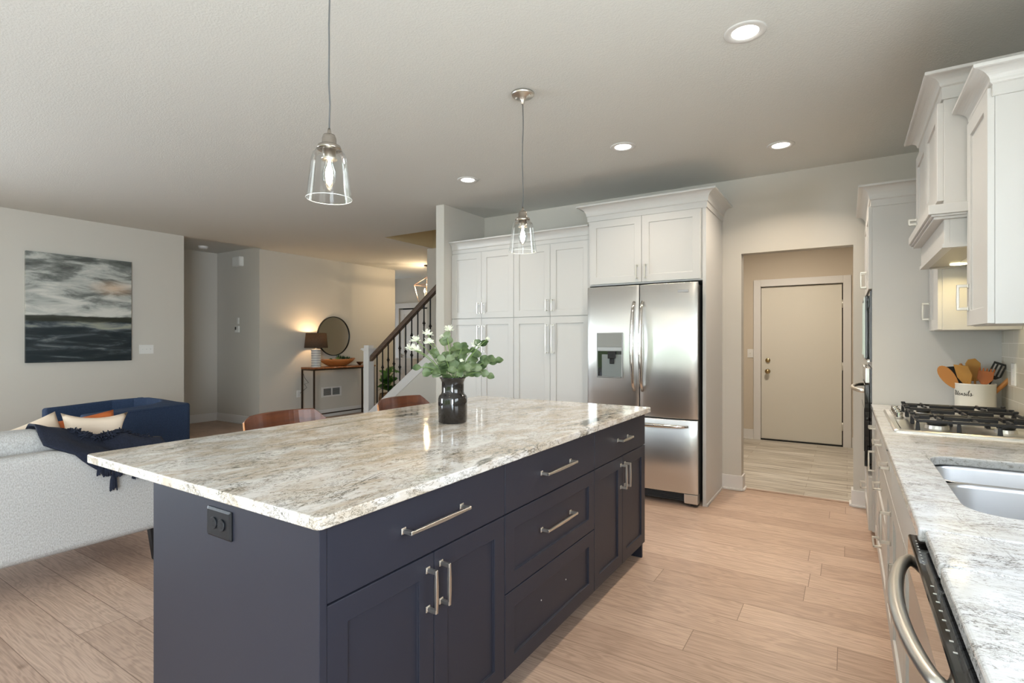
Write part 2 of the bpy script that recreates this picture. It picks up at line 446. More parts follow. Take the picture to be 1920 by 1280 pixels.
# ------------------------------------------------------------------ mesh helpers
class MB:
    def __init__(self):
        self.bm = bmesh.new()

    def box(self, x0, x1, y0, y1, z0, z1):
        v = [self.bm.verts.new(p) for p in ((x0, y0, z0), (x1, y0, z0), (x1, y1, z0), (x0, y1, z0), (x0, y0, z1), (x1, y0, z1), (x1, y1, z1), (x0, y1, z1))]
        for f in ((3, 2, 1, 0), (4, 5, 6, 7), (0, 1, 5, 4), (1, 2, 6, 5), (2, 3, 7, 6), (3, 0, 4, 7)):
            self.bm.faces.new([v[i] for i in f])
        return self

    def quad(self, *p):
        self.bm.faces.new([self.bm.verts.new(q) for q in p]); return self

    def rings(self, rings, close=True, cap0=True, cap1=True):
        vr = [[self.bm.verts.new(p) for p in r] for r in rings]
        k = len(vr[0])
        for a, b_ in zip(vr, vr[1:]):
            for i in range(k if close else k - 1):
                j = (i + 1) % k
                self.bm.faces.new((a[i], a[j], b_[j], b_[i]))
        if cap0: self.bm.faces.new(list(reversed(vr[0])))
        if cap1: self.bm.faces.new(vr[-1])
        return self

    def lathe(self, prof, seg=32, cx=0, cy=0, cap0=True, cap1=True):
        rs = []
        for r, z in prof:
            rs.append([(cx + r * math.cos(2 * PI * i / seg), cy + r * math.sin(2 * PI * i / seg), z) for i in range(seg)])
        return self.rings(rs, True, cap0, cap1)

    def tube(self, pts, r, seg=10, caps=True):
        pts = [Vector(p) for p in pts]
        rr = r if isinstance(r, (list, tuple)) else [r] * len(pts)
        rs = []
        up = Vector((0, 0, 1))
        d0 = (pts[1] - pts[0]).normalized()
        if abs(d0.dot(up)) > .95: up = Vector((1, 0, 0))
        a = d0.cross(up).normalized()
        for i, p in enumerate(pts):
            d = (pts[min(i + 1, len(pts) - 1)] - pts[max(i - 1, 0)]).normalized()
            a = (a - d * a.dot(d)).normalized()
            b_ = d.cross(a)
            rs.append([p + (a * math.cos(2 * PI * k / seg) + b_ * math.sin(2 * PI * k / seg)) * rr[i] for k in range(seg)])
        return self.rings(rs, True, caps, caps)

    def prism(self, poly, d, axis='z', off=0):
        """poly in 2D extruded along axis from off to off+d. axis x: (y,z); y: (x,z); z: (x,y)"""
        def P(u, v, w_):
            return {'x': (w_, u, v), 'y': (u, w_, v), 'z': (u, v, w_)}[axis]
        return self.rings([[P(u, v, off) for u, v in poly], [P(u, v, off + d) for u, v in poly]])

    def xf(self, M):
        bmesh.ops.transform(self.bm, matrix=M, verts=self.bm.verts); return self

    def build(self, name, m, parent=None, smooth=False, bevel=0, bseg=2, solid=0, sub=0, loc=None):
        bmesh.ops.recalc_face_normals(self.bm, faces=self.bm.faces)
        me = bpy.data.meshes.new(name)
        self.bm.to_mesh(me); self.bm.free()
        me.materials.append(m)
        if smooth:
            for p in me.polygons: p.use_smooth = True
        o = bpy.data.objects.new(name, me); C.objects.link(o)
        if parent: o.parent = parent
        if loc: o.location = loc
        if solid:
            s_ = o.modifiers.new('solid', 'SOLIDIFY'); s_.thickness = solid; s_.offset = 0
        if sub:
            s_ = o.modifiers.new('sub', 'SUBSURF'); s_.levels = sub; s_.render_levels = sub
        if bevel:
            s_ = o.modifiers.new('bev', 'BEVEL'); s_.width = bevel; s_.segments = bseg; s_.limit_method = 'ANGLE'; s_.angle_limit = R(40)
            if bseg > 1:
                s_.harden_normals = False
        return o


def tag(o, label, cat, group=None):
    o['label'] = label; o['category'] = cat
    if group: o['group'] = group
    return o


def thing(name, label, cat, loc=(0, 0, 0), rotz=0, group=None):
    o = bpy.data.objects.new(name, None); C.objects.link(o)
    o.empty_display_size = .05
    o.location = loc; o.rotation_euler = (0, 0, rotz)
    return tag(o, label, cat, group)


def struct(o):
    o['kind'] = 'structure'; return o


def kids(o):
    return [c for c in bpy.data.objects if c.parent == o]


def dup(o, loc, label, rotz=None, parent=None):
    c = o.copy(); C.objects.link(c)
    if parent: c.parent = parent
    if loc is not None: c.location = loc
    if rotz is not None: c.rotation_euler = (0, 0, rotz)
    if label: c['label'] = label
    for k in kids(o): dup(k, None, None, None, c)
    return c


def rrect(x0, x1, y0, y1, r, seg=6):
    pts = []
    for cx_, cy_, a0 in ((x1 - r, y1 - r, 0), (x0 + r, y1 - r, 90), (x0 + r, y0 + r, 180), (x1 - r, y0 + r, 270)):
        for i in range(seg + 1):
            a = R(a0 + 90 * i / seg)
            pts.append((cx_ + r * math.cos(a), cy_ + r * math.sin(a)))
    return pts


# ------------------------------------------------------------------ the setting
H = 2.74
LX = -7.6
o = struct(MB().box(-11.2, 1.0, -3.8, 5.08, -.12, 0).box(-11.2, -2.6, 5.08, 9.1, -.12, 0).build('floor', floor_m))
o = struct(MB().box(-2.6, 1.9, 5.08, 8.0, -.12, .002).build('floor', tile_m)); o.name = 'floor_hall'

# ceiling with the stairwell hole X -5.376..-2.6, y 5.187..6.2
cb = MB()
cb.box(-7.6, 1.0, -3.8, 5.187, H, H + .2)
cb.box(-7.6, -5.376, 5.187, 6.2, H, H + .2)
cb.box(-2.6, 1.9, 5.187, 6.2, H, H + .2)
cb.box(-7.85, 1.9, 6.2, 9.1, H, H + .2)
cb.box(-7.85, -7.6, 4.915, 6.2, H, H + .2)
cb.box(-7.67, -7.6, 4.80, 4.915, H, H + .03)
cb.box(-11.2, -7.85, 7.58, 9.1, H, H + .2)
struct(cb.build('ceiling', ceil_m))
o = struct(MB().box(-9.05, -7.6, 3.5, 4.9, 2.775, 2.94).build('ceiling', ceil_m)); o.name = 'ceiling_recess'


def wallbox(name, *bx, m=wall_m):
    mb = MB()
    for q in bx: mb.box(*q)
    return struct(mb.build(name, m))


wallbox('wall_left', (LX - .12, LX, -3.8, -2.6, 0, H), (LX - .12, LX, -.6, 3.665, 0, H), (LX - .12, LX, -2.6, -.6, 0, .65), (LX - .12, LX, -2.6, -.6, 2.35, H))
wallbox('wall_entry', (-7.79, -7.67, 4.915, 7.70, 0, H))
wallbox('wall_recess_right', (-8.87, -7.67, 4.80, 4.915, 0, 2.775))
wallbox('wall_recess_back', (-8.99, -8.87, 3.5, 4.915, 0, 2.775))
wallbox('wall_recess_left', (-8.87, LX - .12, 3.545, 3.665, 0, 2.775))
# back wall of the kitchen, with the hall opening X -.785..0.042, z..2.08
wallbox('wall_back', (-3.55, -.785, 5.0, 5.12, 0, H), (.042, 1.0, 5.0, 5.12, 0, H), (-.785, .042, 5.0, 5.12, 2.08, H))
wallbox('wall_wing', (-3.657, -3.55, 4.27, 5.19, 0, H))
wallbox('wall_right', (.76, .88, -3.8, -3.3, 0, H), (.76, .88, -.9, .35, 0, H), (.76, .88, -3.3, -.9, 0, .45), (.76, .88, -3.3, -.9, 2.35, H), (.76, .88, 1.95, 5.0, 0, H), (.76, .88, .35, 1.95, 0, 1.12), (.76, .88, .35, 1.95, 2.32, H))
wallbox('wall_rear', (-7.72, -6.95, -3.7, -3.58, 0, H), (-4.6, -3.9, -3.7, -3.58, 0, H), (-.3, .88, -3.7, -3.58, 0, H),
        (-6.95, -4.6, -3.7, -3.58, 0, .6), (-6.95, -4.6, -3.7, -3.58, 2.38, H), (-3.9, -.3, -3.7, -3.58, 2.3, H))
# hall to the garage door
wallbox('wall_hall_back', (-2.6, -.985, 7.73, 7.85, 0, H), (-.03, 1.9, 7.73, 7.85, 0, H), (-.985, -.03, 7.73, 7.85, 2.05, H), m=hall_m)
wallbox('wall_hall_left', (-2.72, -2.6, 5.12, 7.85, 0, H), m=hall_m)
wallbox('wall_hall_right', (1.9, 2.02, 5.0, 7.85, 0, H), (1.0, 1.9, 5.0, 5.12, 0, H), m=hall_m)
# foyer
wallbox('wall_foyer_back', (-11.2, -8.62, 8.78, 8.90, 0, H), (-7.70, -2.6, 8.78, 8.90, 0, H), (-8.62, -7.70, 8.78, 8.90, 2.06, H))
wallbox('wall_foyer_left', (-11.2, -11.08, 7.70, 8.78, 0, H), (-11.2, -7.79, 7.58, 7.70, 0, H))
wallbox('wall_stair_far', (-5.49, -2.6, 6.2, 6.31, 0, 4.6))
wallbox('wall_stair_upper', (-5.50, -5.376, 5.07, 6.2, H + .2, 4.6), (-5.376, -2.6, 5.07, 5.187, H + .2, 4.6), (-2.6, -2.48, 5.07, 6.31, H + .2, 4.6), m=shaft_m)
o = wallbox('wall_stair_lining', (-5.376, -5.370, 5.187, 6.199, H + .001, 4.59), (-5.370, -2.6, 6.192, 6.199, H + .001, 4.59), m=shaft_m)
wallbox('ceiling_stairwell', (-5.5, -2.48, 5.07, 6.31, 4.6, 4.7), m=ceil_m)


# baseboards (.13 tall with shoe)
def baseboard(name, *segs):
    mb = MB()
    for x0, x1, y0, y1, nx, ny in segs:
        # board .014 thick + shoe
        for t_, z_ in ((.014, .13), (.028, .018)):
            mb.box(min(x0, x1, x0 + nx * t_), max(x0, x1, x0 + nx * t_, x1 + nx * t_),
                   min(y0, y1, y0 + ny * t_), max(y0, y1, y0 + ny * t_, y1 + ny * t_), 0, z_)
    return struct(mb.build(name, trim_m, bevel=.003, bseg=1))


baseboard('baseboard_left', (LX, LX, -3.5, 3.665, 1, 0))
baseboard('baseboard_recess', (-8.87, -8.87, 3.665, 4.80, 1, 0), (-8.87, -7.67, 4.80, 4.80, 0, -1))
baseboard('baseboard_entry', (-7.67, -7.67, 4.80, 7.70, 1, 0))
baseboard('baseboard_back', (-.945, -.771, 5.0, 5.0, 0, -1), (-.785, -.785, 4.99, 5.12, 1, 0), (.028, .125, 5.0, 5.0, 0, -1), (.042, .042, 4.99, 5.12, -1, 0))
baseboard('baseboard_hall', (-2.6, -1.06, 7.73, 7.73, 0, -1), (.05, 1.9, 7.73, 7.73, 0, -1))
baseboard('baseboard_wing', (-3.657, -3.657, 4.27, 5.19, -1, 0), (-3.657, -3.55, 4.27, 4.27, 0, -1))


# windows behind and beside the camera (they light the room and show in reflections)
def window(name, x0, x1, z0, z1, y, rot, nx=2, nz=1):
    r = bpy.data.objects.new(name, None); C.objects.link(r); r['kind'] = 'structure'
    wd = x1 - x0
    mb = MB()
    for a in ((0, .06, z0, z1), (wd - .06, wd, z0, z1), (0, wd, z0, z0 + .06), (0, wd, z1 - .06, z1)):
        mb.box(a[0], a[1], -.05, .05, a[2], a[3])
    f = mb.build('window_frame', trim_m, r)
    mb = MB()
    for i in range(1, nx): mb.box(wd * i / nx - .03, wd * i / nx + .03, -.03, .03, z0 + .06, z1 - .06)
    for i in range(1, nz): mb.box(.06, wd - .06, -.012, .012, z0 + (z1 - z0) * i / nz - .012, z0 + (z1 - z0) * i / nz + .012)
    mb.build('window_mullion', trim_m, r)
    r.location = y; r.rotation_euler = (0, 0, rot)
    return r


window('window_1', -6.95, -4.6, .6, 2.38, (-6.95, -3.64, 0), 0, 3)
window('window_2', -3.9, -.3, 0, 2.3, (-3.9, -3.64, 0), 0, 3)
window('window_3', .35, 1.95, 1.12, 2.32, (.82, .35, 0), R(90), 2)
window('window_added', -3.3, -.9, .45, 2.35, (.82, -3.3, 0), R(90), 3)  # unseen opening added to let light onto the left wall
window('window_4', -2.6, -.6, .65, 2.35, (-7.66, -2.6, 0), R(90), 2)

# garage door in the hall
d = bpy.data.objects.new('door_1', None); C.objects.link(d); d.location = (-.969, 7.75, 0); d['kind'] = 'structure'
MB().box(0, .916, 0, .044, .018, 2.03).build('door_slab', door_m, d, bevel=.003, bseg=1)
for zz, nm, rad in ((1.06, 'deadbolt', .026), (.915, 'door_knob', .031)):
    k = MB().lathe([(.0305, 0), (.0305, .006), (.022, .012), (.012, .018), (.012, .034), (rad * .8, .040), (rad, .052), (rad * .85, .066), (.004, .070)] if nm == 'door_knob'
                   else [(.030, 0), (.030, .010), (.024, .018), (.004, .020)], 24)
    k.xf(Matrix.Translation((.08, 0, zz)) @ Matrix.Rotation(R(90), 4, 'X'))
    k.build(nm, brass, d, smooth=True)
for zz in (1.78, 1.0, .25):
    MB().lathe([(.008, -.05), (.008, .05)], 10).xf(Matrix.Translation((.922, -.006, zz))).build('hinge', nickel, d, smooth=True)
MB().box(-.01, .926, -.02, .05, .002, .016).build('threshold', black_m, d)
mb = MB()
mb.box(-.985 - .075, -.985 + .012, 7.712, 7.73, 0, 2.13).box(-.03 - .012, .045, 7.712, 7.73, 0, 2.13).box(-.985 + .012, -.042, 7.712, 7.73, 2.038, 2.13)
mb.box(-.985, -.973, 7.73, 7.80, 0, 2.05).box(-.042, -.03, 7.73, 7.80, 0, 2.05).box(-.985, -.03, 7.73, 7.80, 2.038, 2.05)
struct(mb.build('trim_1', trim_m, bevel=.003, bseg=1))
# thin wood transition strip in the opening
struct(MB().box(-.77, .028, 5.07, 5.10, 0, .006).build('trim_2', floor_m, bevel=.002, bseg=1))

struct(MB().box(-1.1, .1, 7.86, 7.9, 0, 2.2).build('door_backing_garage', black_m))  # added black backing, stops the sky showing through the hall door gaps
struct(MB().box(-8.8, -7.6, 8.91, 8.95, 0, 2.2).build('door_backing_porch', black_m))  # black sheet added behind the foyer door to block its gaps
# foyer door (panel door) with casing
d = bpy.data.objects.new('door_2', None); C.objects.link(d); d.location = (-8.60, 8.79, 0); d['kind'] = 'structure'
mb = MB()
mb.box(0, .12, 0, .04, .01, 2.03).box(.76, .88, 0, .04, .01, 2.03)
for z0, z1 in ((.01, .22), (.88, 1.0), (1.92, 2.03)): mb.box(.12, .76, 0, .04, z0, z1)
mb.box(.12, .76, .012, .03, .22, .88).box(.12, .76, .012, .03, 1.0, 1.92)
mb.build('door_slab', trim_m, d, bevel=.003, bseg=1)
MB().box(.04, .07, -.03, 0, .93, 1.03).box(.05, .16, -.045, -.03, .99, 1.005).build('door_lever', tub_silver, d, bevel=.003)
mb = MB().box(-8.715, -8.612, 8.76, 8.78, 0, 2.175).box(-7.71, -7.61, 8.76, 8.78, 0, 2.175).box(-8.715, -7.61, 8.755, 8.78, 2.062, 2.175)
struct(mb.build('trim_3', trim_m, bevel=.004, bseg=1))

# ------------------------------------------------------------------ cabinets
_hc = {}


def handle_mesh(length, proj=.034):
    key = (round(length, 3), proj)
    if key in _hc: return _hc[key]
    mb = MB(); h = length / 2
    # bar along local x at y=-proj, posts at ends
    n_ = 9
    rs = []
    for i in range(n_):
        x = -h + 2 * h * i / (n_ - 1)
        k = 1 - abs(x / h)
        a = .004 + .0018 * min(1, k * 1.4)
        dpt = .0038 + .0010 * min(1, k * 1.4)
        rs.append([(x, -proj - dpt, -a), (x, -proj + dpt, -a), (x, -proj + dpt, a), (x, -proj - dpt, a)])
    mb.rings(rs)
    for s_ in (-1, 1):
        x = s_ * (h - .006)
        mb.box(x - .006, x + .006, -proj - .003, 0, -.0055, .0055)
        mb.box(x - .009, x + .009, -.004, 0, -.009, .009)
    me_o = mb.build('handle', nickel, None, bevel=.0012, bseg=1)
    me = me_o.data
    C.objects.unlink(me_o)
    _hc[key] = me_o
    return me_o


def add_handle(parent, x, y, z, length, vertical, proj=.034, name='handle'):
    src = handle_mesh(length, proj)
    o = src.copy(); C.objects.link(o); o.parent = parent
    o.location = (x, y, z)
    o.rotation_euler = (0, R(90) if vertical else 0, 0)
    return o


def front(parent, kind, x0, x1, z0, z1, m, style='shaker', t=.02, fw=.062, y=0., handle=None):
    """front panel, back face at y, front at y-t; local object origin at its lower left"""
    mb = MB(); wd = x1 - x0; hh = z1 - z0
    if style == 'slab':
        mb.box(0, wd, -t, 0, 0, hh)
    else:
        bm = mb.bm
        def ring(i, yy): return [bm.verts.new(p) for p in ((i, yy, i), (wd - i, yy, i), (wd - i, yy, hh - i), (i, yy, hh - i))]
        a = ring(0, 0); b_ = ring(0, -t); c_ = ring(fw, -t); d_ = ring(fw, -t + .009)
        for u, v in ((a, b_), (b_, c_), (c_, d_)):
            for i in range(4):
                j = (i + 1) % 4
                bm.faces.new((u[i], u[j], v[j], v[i]))
        bm.faces.new(d_); bm.faces.new(a[::-1])
    o = mb.build(kind, m, parent, bevel=.0018, bseg=2)
    o.location = (x0, y, z0)
    if handle:
        hk, hx, hz, hl = handle
        add_handle(o, hx - x0, -t, hz - z0, hl, hk == 'v')
    return o


def cabinet(name, label, loc, rotz, wd, dp, z0, z1, fronts, m, group=None, toe=True, side_drop=None, crown=None, toe_m=None, cat='cabinet', light_rail=False):
    r = thing(name, label, cat, loc, rotz, group)
    mb = MB().box(0, wd, 0, dp, z0, z1)
    mb.build('body', m, r, bevel=.0015, bseg=1)
    if toe:
        MB().box(.004, wd - .004, .07, dp - .01, 0, z0).build('toe_kick', toe_m or m, r)
    for f in fronts:
        kind, x0, x1, a, b_, style, hd = f
        front(r, kind, x0, x1, a, b_, m, style, handle=hd)
    return r


def crown_part(parent, x0, x1, y0, y1, z0, hfrieze, hcrown, proj, m, left=True, right=True, name='crown_moulding'):
    """crown on front (y0) and both returns to y1"""
    prof = [(.0, 0), (.008, 0), (.008, hfrieze), (.014, hfrieze + .004)]
    for i in range(9):
        a = i / 8
        # cove curve
        prof.append((.016 + (proj - .022) * (1 - math.cos(a * PI / 2)) ** 1.0, hfrieze + .008 + (hcrown - .022) * math.sin(a * PI / 2)))
    prof += [(proj, hfrieze + hcrown - .012), (proj, hfrieze + hcrown), (0, hfrieze + hcrown)]
    rs = []
    for o_, z in prof:
        ol = o_ if left else 0; orr = o_ if right else 0
        rs.append([(x0 - ol, y1, z0 + z), (x0 - ol, y0 - o_, z0 + z), (x1 + orr, y0 - o_, z0 + z), (x1 + orr, y1, z0 + z)])
    mb = MB()
    mb.rings(rs, close=True, cap0=True, cap1=True)
    return mb.build(name, m, parent)


g = .0015
# --- island: fronts face +X  (local x -> +Y)
IX = -1.05
zt = .884


def island_cab(label, y0, y1, fronts):
    return cabinet('island_cabinet', label, (IX, y0, 0), R(90), y1 - y0, .775, .10, zt, fronts, navy_m, 'island base cabinets', True, toe_m=navy_dark)


def doors2(w_, z0, z1, hz, hl, gap=g, inset=.028, vert=True):
    h = w_ / 2
    return [('door', gap, h - gap, z0, z1, 'shaker', ('v', h - gap - inset, hz, hl)),
            ('door', h + gap, w_ - gap, z0, z1, 'shaker', ('v', h + gap + inset, hz, hl))]


w1 = 1.575 - .812
c = island_cab('charcoal navy island cabinet nearest the camera, wide drawer over two panelled doors', .812, 1.575,
               [('drawer', g, w1 - g, .693, .882, 'slab', ('h', w1 / 2, .79, .27))] + doors2(w1, .103, .688, .59, .125))
MB().box(-.022, 0, -.022, .775, 0, zt).build('end_panel', navy_m, c, bevel=.002)
w2 = 2.365 - 1.576
c = island_cab('charcoal navy island drawer cabinet in the middle, three stacked drawers, lowest without a pull', 1.576, 2.365,
               [('drawer', g, w2 - g, .693, .882, 'slab', ('h', w2 / 2, .785, .27)),
                ('drawer', g, w2 - g, .407, .688, 'shaker', ('h', w2 / 2, .56, .27)),
                ('drawer', g, w2 - g, .103, .402, 'shaker', None)])
for hx in (.28, .50):
    MB().lathe([(.0028, 0), (.0028, .0012)], 8).xf(Matrix.Translation((hx, -.0112, .27)) @ Matrix.Rotation(R(90), 4, 'X')).build('screw_hole', plastic_w, c)
w3 = 3.12 - 2.366
c = island_cab('charcoal navy island cabinet at the fridge end, drawer over two narrow panelled doors', 2.366, 3.12,
               [('drawer', g, w3 - g, .693, .882, 'slab', ('h', w3 / 2, .785, .16))] + doors2(w3, .103, .688, .585, .13))
MB().box(w3, w3 + .018, -.0, .775, .0, zt).build('end_panel', navy_m, c, bevel=.002)

# island worktop
def slab(outer, z0, z1, hole=None):
    mb = MB(); bm = mb.bm
    if not hole:
        mb.rings([[(x, y, z0) for x, y in outer], [(x, y, z1) for x, y in outer]])
        return mb
    for z, flip in ((z0, 1), (z1, 0)):
        vo = [bm.verts.new((x, y, z)) for x, y in outer]; vi = [bm.verts.new((x, y, z)) for x, y in hole]
        es = [bm.edges.new((vo[i], vo[(i + 1) % len(vo)])) for i in range(len(vo))] + [bm.edges.new((vi[i], vi[(i + 1) % len(vi)])) for i in range(len(vi))]
        bmesh.ops.triangle_fill(bm, use_beauty=True, edges=es)
        if flip: lo, li = vo, vi
        else:
            for A, B in ((lo, vo), (li, vi)):
                for i in range(len(A)):
                    j = (i + 1) % len(A); bm.faces.new((A[i], A[j], B[j], B[i]))
    return mb


o = slab(rrect(-2.262, -.998, .765, 3.142, .016, 4), zt, .914).build('granite_worktop', granite_i, bevel=.004, bseg=3)
tag(o, 'large cream, tan and grey veined polished granite top covering the island', 'countertop')


# island outlet
def outlet(name, label, loc, rotz, horizontal, m, wd=.12, hh=.079):
    r = thing(name, label, 'outlet', loc, rotz)
    MB().rings([[(x, 0, z) for x, z in rrect(-wd / 2, wd / 2, -hh / 2, hh / 2, .004, 2)], [(x, -.003, z) for x, z in rrect(-wd / 2, wd / 2, -hh / 2, hh / 2, .004, 2)],
                [(x, -.007, z) for x, z in rrect(-wd / 2 + .006, wd / 2 - .006, -hh / 2 + .006, hh / 2 - .006, .003, 2)]]).build('cover_plate', m, r)
    for s_ in (-1, 1):
        cx_, cz_ = (s_ * .0195, 0) if horizontal else (0, s_ * .0195)
        mb = MB().lathe([(.0165, 0), (.0165, .003), (.0155, .004)], 24).xf(Matrix.Translation((cx_, -.0068, cz_)) @ Matrix.Rotation(R(90), 4, 'X'))
        k = mb.build('receptacle', m, r, smooth=False)
        mb = MB()
        for q in (-.006, .006):
            if horizontal: mb.box(cx_ - .004, cx_ + .004, -.0114, -.0108, q - .001, q + .001)
            else: mb.box(q - .001, q + .001, -.0114, -.0108, cz_ - .004, cz_ + .004)
        mb.build('slots', black_m, k)
    MB().lathe([(.003, 0), (.003, .0015)], 8).xf(Matrix.Translation((0, -.007, 0)) @ Matrix.Rotation(R(90), 4, 'X')).build('screw', m, r)
    return r


outlet('power_outlet', 'black double outlet on the near end panel of the island', (-1.442, .789, .815), 0, True, plastic_k)

# --- tall pantry along the back wall, fronts face -Y
PF = 4.39


def pantry(label, x0, x1, long_h):
    w_ = x1 - x0; h = w_ / 2
    fr = [('door', g, h - g, 1.549, 2.225, 'shaker', ('v', h - .03, 1.65, .11)), ('door', h + g, w_ - g, 1.549, 2.225, 'shaker', ('v', h + .03, 1.65, .11)),
          ('door', g, h - g, .103, 1.543, 'shaker', ('v', h - .03, 1.335, .27)), ('door', h + g, w_ - g, .103, 1.543, 'shaker', ('v', h + .03, 1.335, .27))]
    r = cabinet('pantry_cabinet', label, (x0, PF + .02, 0), 0, w_, .588, .10, 2.24, fr, cab_m, 'tall white pantry cabinets')
    return r


p1 = pantry('tall white four-door pantry cabinet on the left, beside the wing wall', -3.545, -2.768, .27)
crown_part(p1, 0, 3.545 - 2.768, 0, .588, 2.235, .035, .085, .07, cab_m, left=False, right=False)
p2 = pantry('tall white four-door pantry cabinet on the right, next to the refrigerator', -2.767, -1.957, .27)
crown_part(p2, 0, 2.767 - 1.957, 0, .588, 2.235, .035, .085, .07, cab_m, left=False, right=False)

# --- cabinet over the refrigerator with its side panels
r = thing('refrigerator_cabinet', 'white two-door cabinet with crown moulding above the refrigerator', 'cabinet', (-1.955, 4.36, 0))
MB().box(0, .985, 0, .638, 1.80, 2.40).build('body', cab_m, r, bevel=.0015, bseg=1)
MB().box(.985, 1.012, -.005, .638, 0, 2.40).build('side_panel', cab_m, r, bevel=.0015, bseg=1)
MB().box(0, .016, .0, .638, .0, 1.80).build('side_panel', cab_m, r, bevel=.0015, bseg=1)
MB().box(1.012, 1.024, -.005, .625, 0, .02).build('shoe_moulding', cab_m, r, bevel=.002, bseg=1)
front(r, 'door', .02, .4915, 1.812, 2.37, cab_m, handle=('v', .4915 - .035, 1.90, .115))
front(r, 'door', .4945, .972, 1.812, 2.37, cab_m, handle=('v', .4945 + .035, 1.90, .115))
crown_part(r, 0, 1.012, 0, .638, 2.375, .045, .09, .085, cab_m)

# --- refrigerator
fr = thing('refrigerator', 'stainless steel french-door refrigerator with ice dispenser and bottom freezer drawer', 'refrigerator', (-1.93, 4.30, 0))
FW = .945
MB().box(.008, FW - .008, .02, .66, .03, 1.765).build('body', mat('fridge_case_grey', (.05, .05, .05), .5), fr, bevel=.004)


def convex(x0, x1, z0, z1, m, name, depth=.07, bulge=.018, cut=None, parent=fr):
    """door with slightly curved face"""
    n_ = 14; mb = MB(); rs = []
    for i in range(n_ + 1):
        u = i / n_; x = x0 + (x1 - x0) * u
        y = -depth - bulge * (1 - (2 * u - 1) ** 2) + (.006 if i in (0, n_) else 0)
        rs.append([(x, 0, z0), (x, y, z0), (x, y, z1), (x, 0, z1)])
    mb.rings(rs)
    o = mb.build(name, m, parent, bevel=.004, bseg=2)
    for p in o.data.polygons: p.use_smooth = True
    return o


fd1 = convex(.003, FW / 2 - .003, .695, 1.78, steel, 'door', .03, .012)
fd2 = convex(FW / 2 + .003, FW - .003, .695, 1.78, steel, 'door', .03, .012)
fd3 = convex(.003, FW - .003, .105, .685, steel, 'freezer_drawer', .03, .016)
for fo in (fd1, fd2):
    pass
for x_, dr in ((FW / 2 - .042, fd1), (FW / 2 + .030, fd2)):
    pts = []
    for i in range(17):
        u = i / 16
        pts.append((x_ + (.006 if x_ < FW / 2 else -.006) * 0, -.046 - .052 * math.sin(PI * u) ** .55 if 0 < u < 1 else -.036, .90 + .74 * u))
    MB().tube(pts, [.012 + .007 * math.sin(PI * i / 16) for i in range(17)], 12).build('handle', chrome, dr, smooth=True)
pts = [(.12 + .75 * i / 16 + .0, -.05 - .05 * math.sin(PI * i / 16) ** .55 if 0 < i < 16 else -.036, .635) for i in range(17)]
MB().tube(pts, [.010 + .007 * math.sin(PI * i / 16) for i in range(17)], 12).build('handle', chrome, fd3, smooth=True)
# dispenser
dsp = MB().box(.10, .335, -.052, -.030, 1.0, 1.385)\
    .build('dispenser', mat('dispenser_frame', (.30, .30, .29), .45, .7), fd1, bevel=.004)
MB().box(.108, .327, -.0545, -.051, 1.265, 1.377).build('control_panel', mat('dispenser_panel', (.25, .25, .24), .4, .3), dsp, bevel=.001, bseg=1)
MB().box(.110, .325, -.0540, -.0515, 1.235, 1.258).build('button_strip', mat('strip_grey', (.40, .41, .42), .4, .2), dsp)
MB().box(.112, .150, -.0535, -.051, 1.012, 1.228).box(.150, .325, -.0535, -.051, 1.20, 1.228).build('recess_shadow', blackglass, dsp)
MB().box(.150, .323, -.0530, -.0505, 1.012, 1.20).build('recess_back', mat('recess_grey', (.20, .21, .21), .35, .6), dsp)
MB().box(.21, .275, -.075, -.053, 1.165, 1.228).box(.225, .26, -.07, -.053, 1.12, 1.165).build('spout', black_m, dsp, bevel=.004)
MB().box(.112, .325, -.066, -.051, 1.002, 1.014).build('drip_tray', mat('drip_tray_grey', (.2, .2, .2), .4, .5), dsp, bevel=.002)
MB().box(.79, .875, -.041, -.036, 1.70, 1.722).build('nameplate', mat('badge_grey', (.35, .35, .36), .5, .4), fd2, bevel=.001, bseg=1)
mb = MB().box(.02, FW - .06, .012, .03, .03, .10)
for i in range(4): mb.box(.05, FW - .12, .006, .014, .038 + i * .014, .045 + i * .014)
mb.build('toe_grille', mat('grille_black', (.02, .02, .02), .5), fr)
MB().box(FW - .11, FW - .005, -.022, .05, .025, .10).build('hinge_foot', nickel, fr, bevel=.004)
MB().box(.005, .11, -.022, .05, .025, .10).build('hinge_foot', nickel, fr, bevel=.004)
for x_ in (.06, FW - .06):
    MB().lathe([(.02, 0), (.02, .03)], 16, x_, .05).build('foot', black_m, fr)

# --- oven tower: fronts face -X ; local x -> -Y ; origin at far end
TY0, TY1, TX = 4.06, 4.90, .135
tw = TY1 - TY0
r = thing('oven_tower_cabinet', 'tall white cabinet with crown moulding housing the microwave and wall oven', 'cabinet', (TX, TY1, 0), R(-90))
td = .76 - TX - .002
mb = MB().box(0, tw, 0.02, td, 1.64, 2.18).box(0, .04, 0, td, .1, 1.64).box(tw - .04, tw, 0, td, .1, 1.64).box(.04, tw - .04, td - .03, td, .1, 1.64)
mb.box(.04, tw - .04, 0, td - .03, 1.14, 1.175).box(.04, tw - .04, 0, td - .03, .1, .47).box(0, tw, 0, .02, 1.64, 2.18)
mb.build('body', cab_m, r)
MB().box(.004, tw - .004, .06, td - .01, 0, .1).build('toe_kick', cab_m, r)
front(r, 'door', .004, tw / 2 - g, 1.645, 2.17, cab_m, handle=('v', tw / 2 - .035, 1.74, .115))
front(r, 'door', tw / 2 + g, tw - .004, 1.645, 2.17, cab_m, handle=('v', tw / 2 + .035, 1.74, .115))
front(r, 'drawer', .004, tw - .004, .105, .445, cab_m, handle=('h', tw / 2, .30, .20))
crown_part(r, 0, tw, 0, td, 2.165, .04, .09, .075, cab_m)
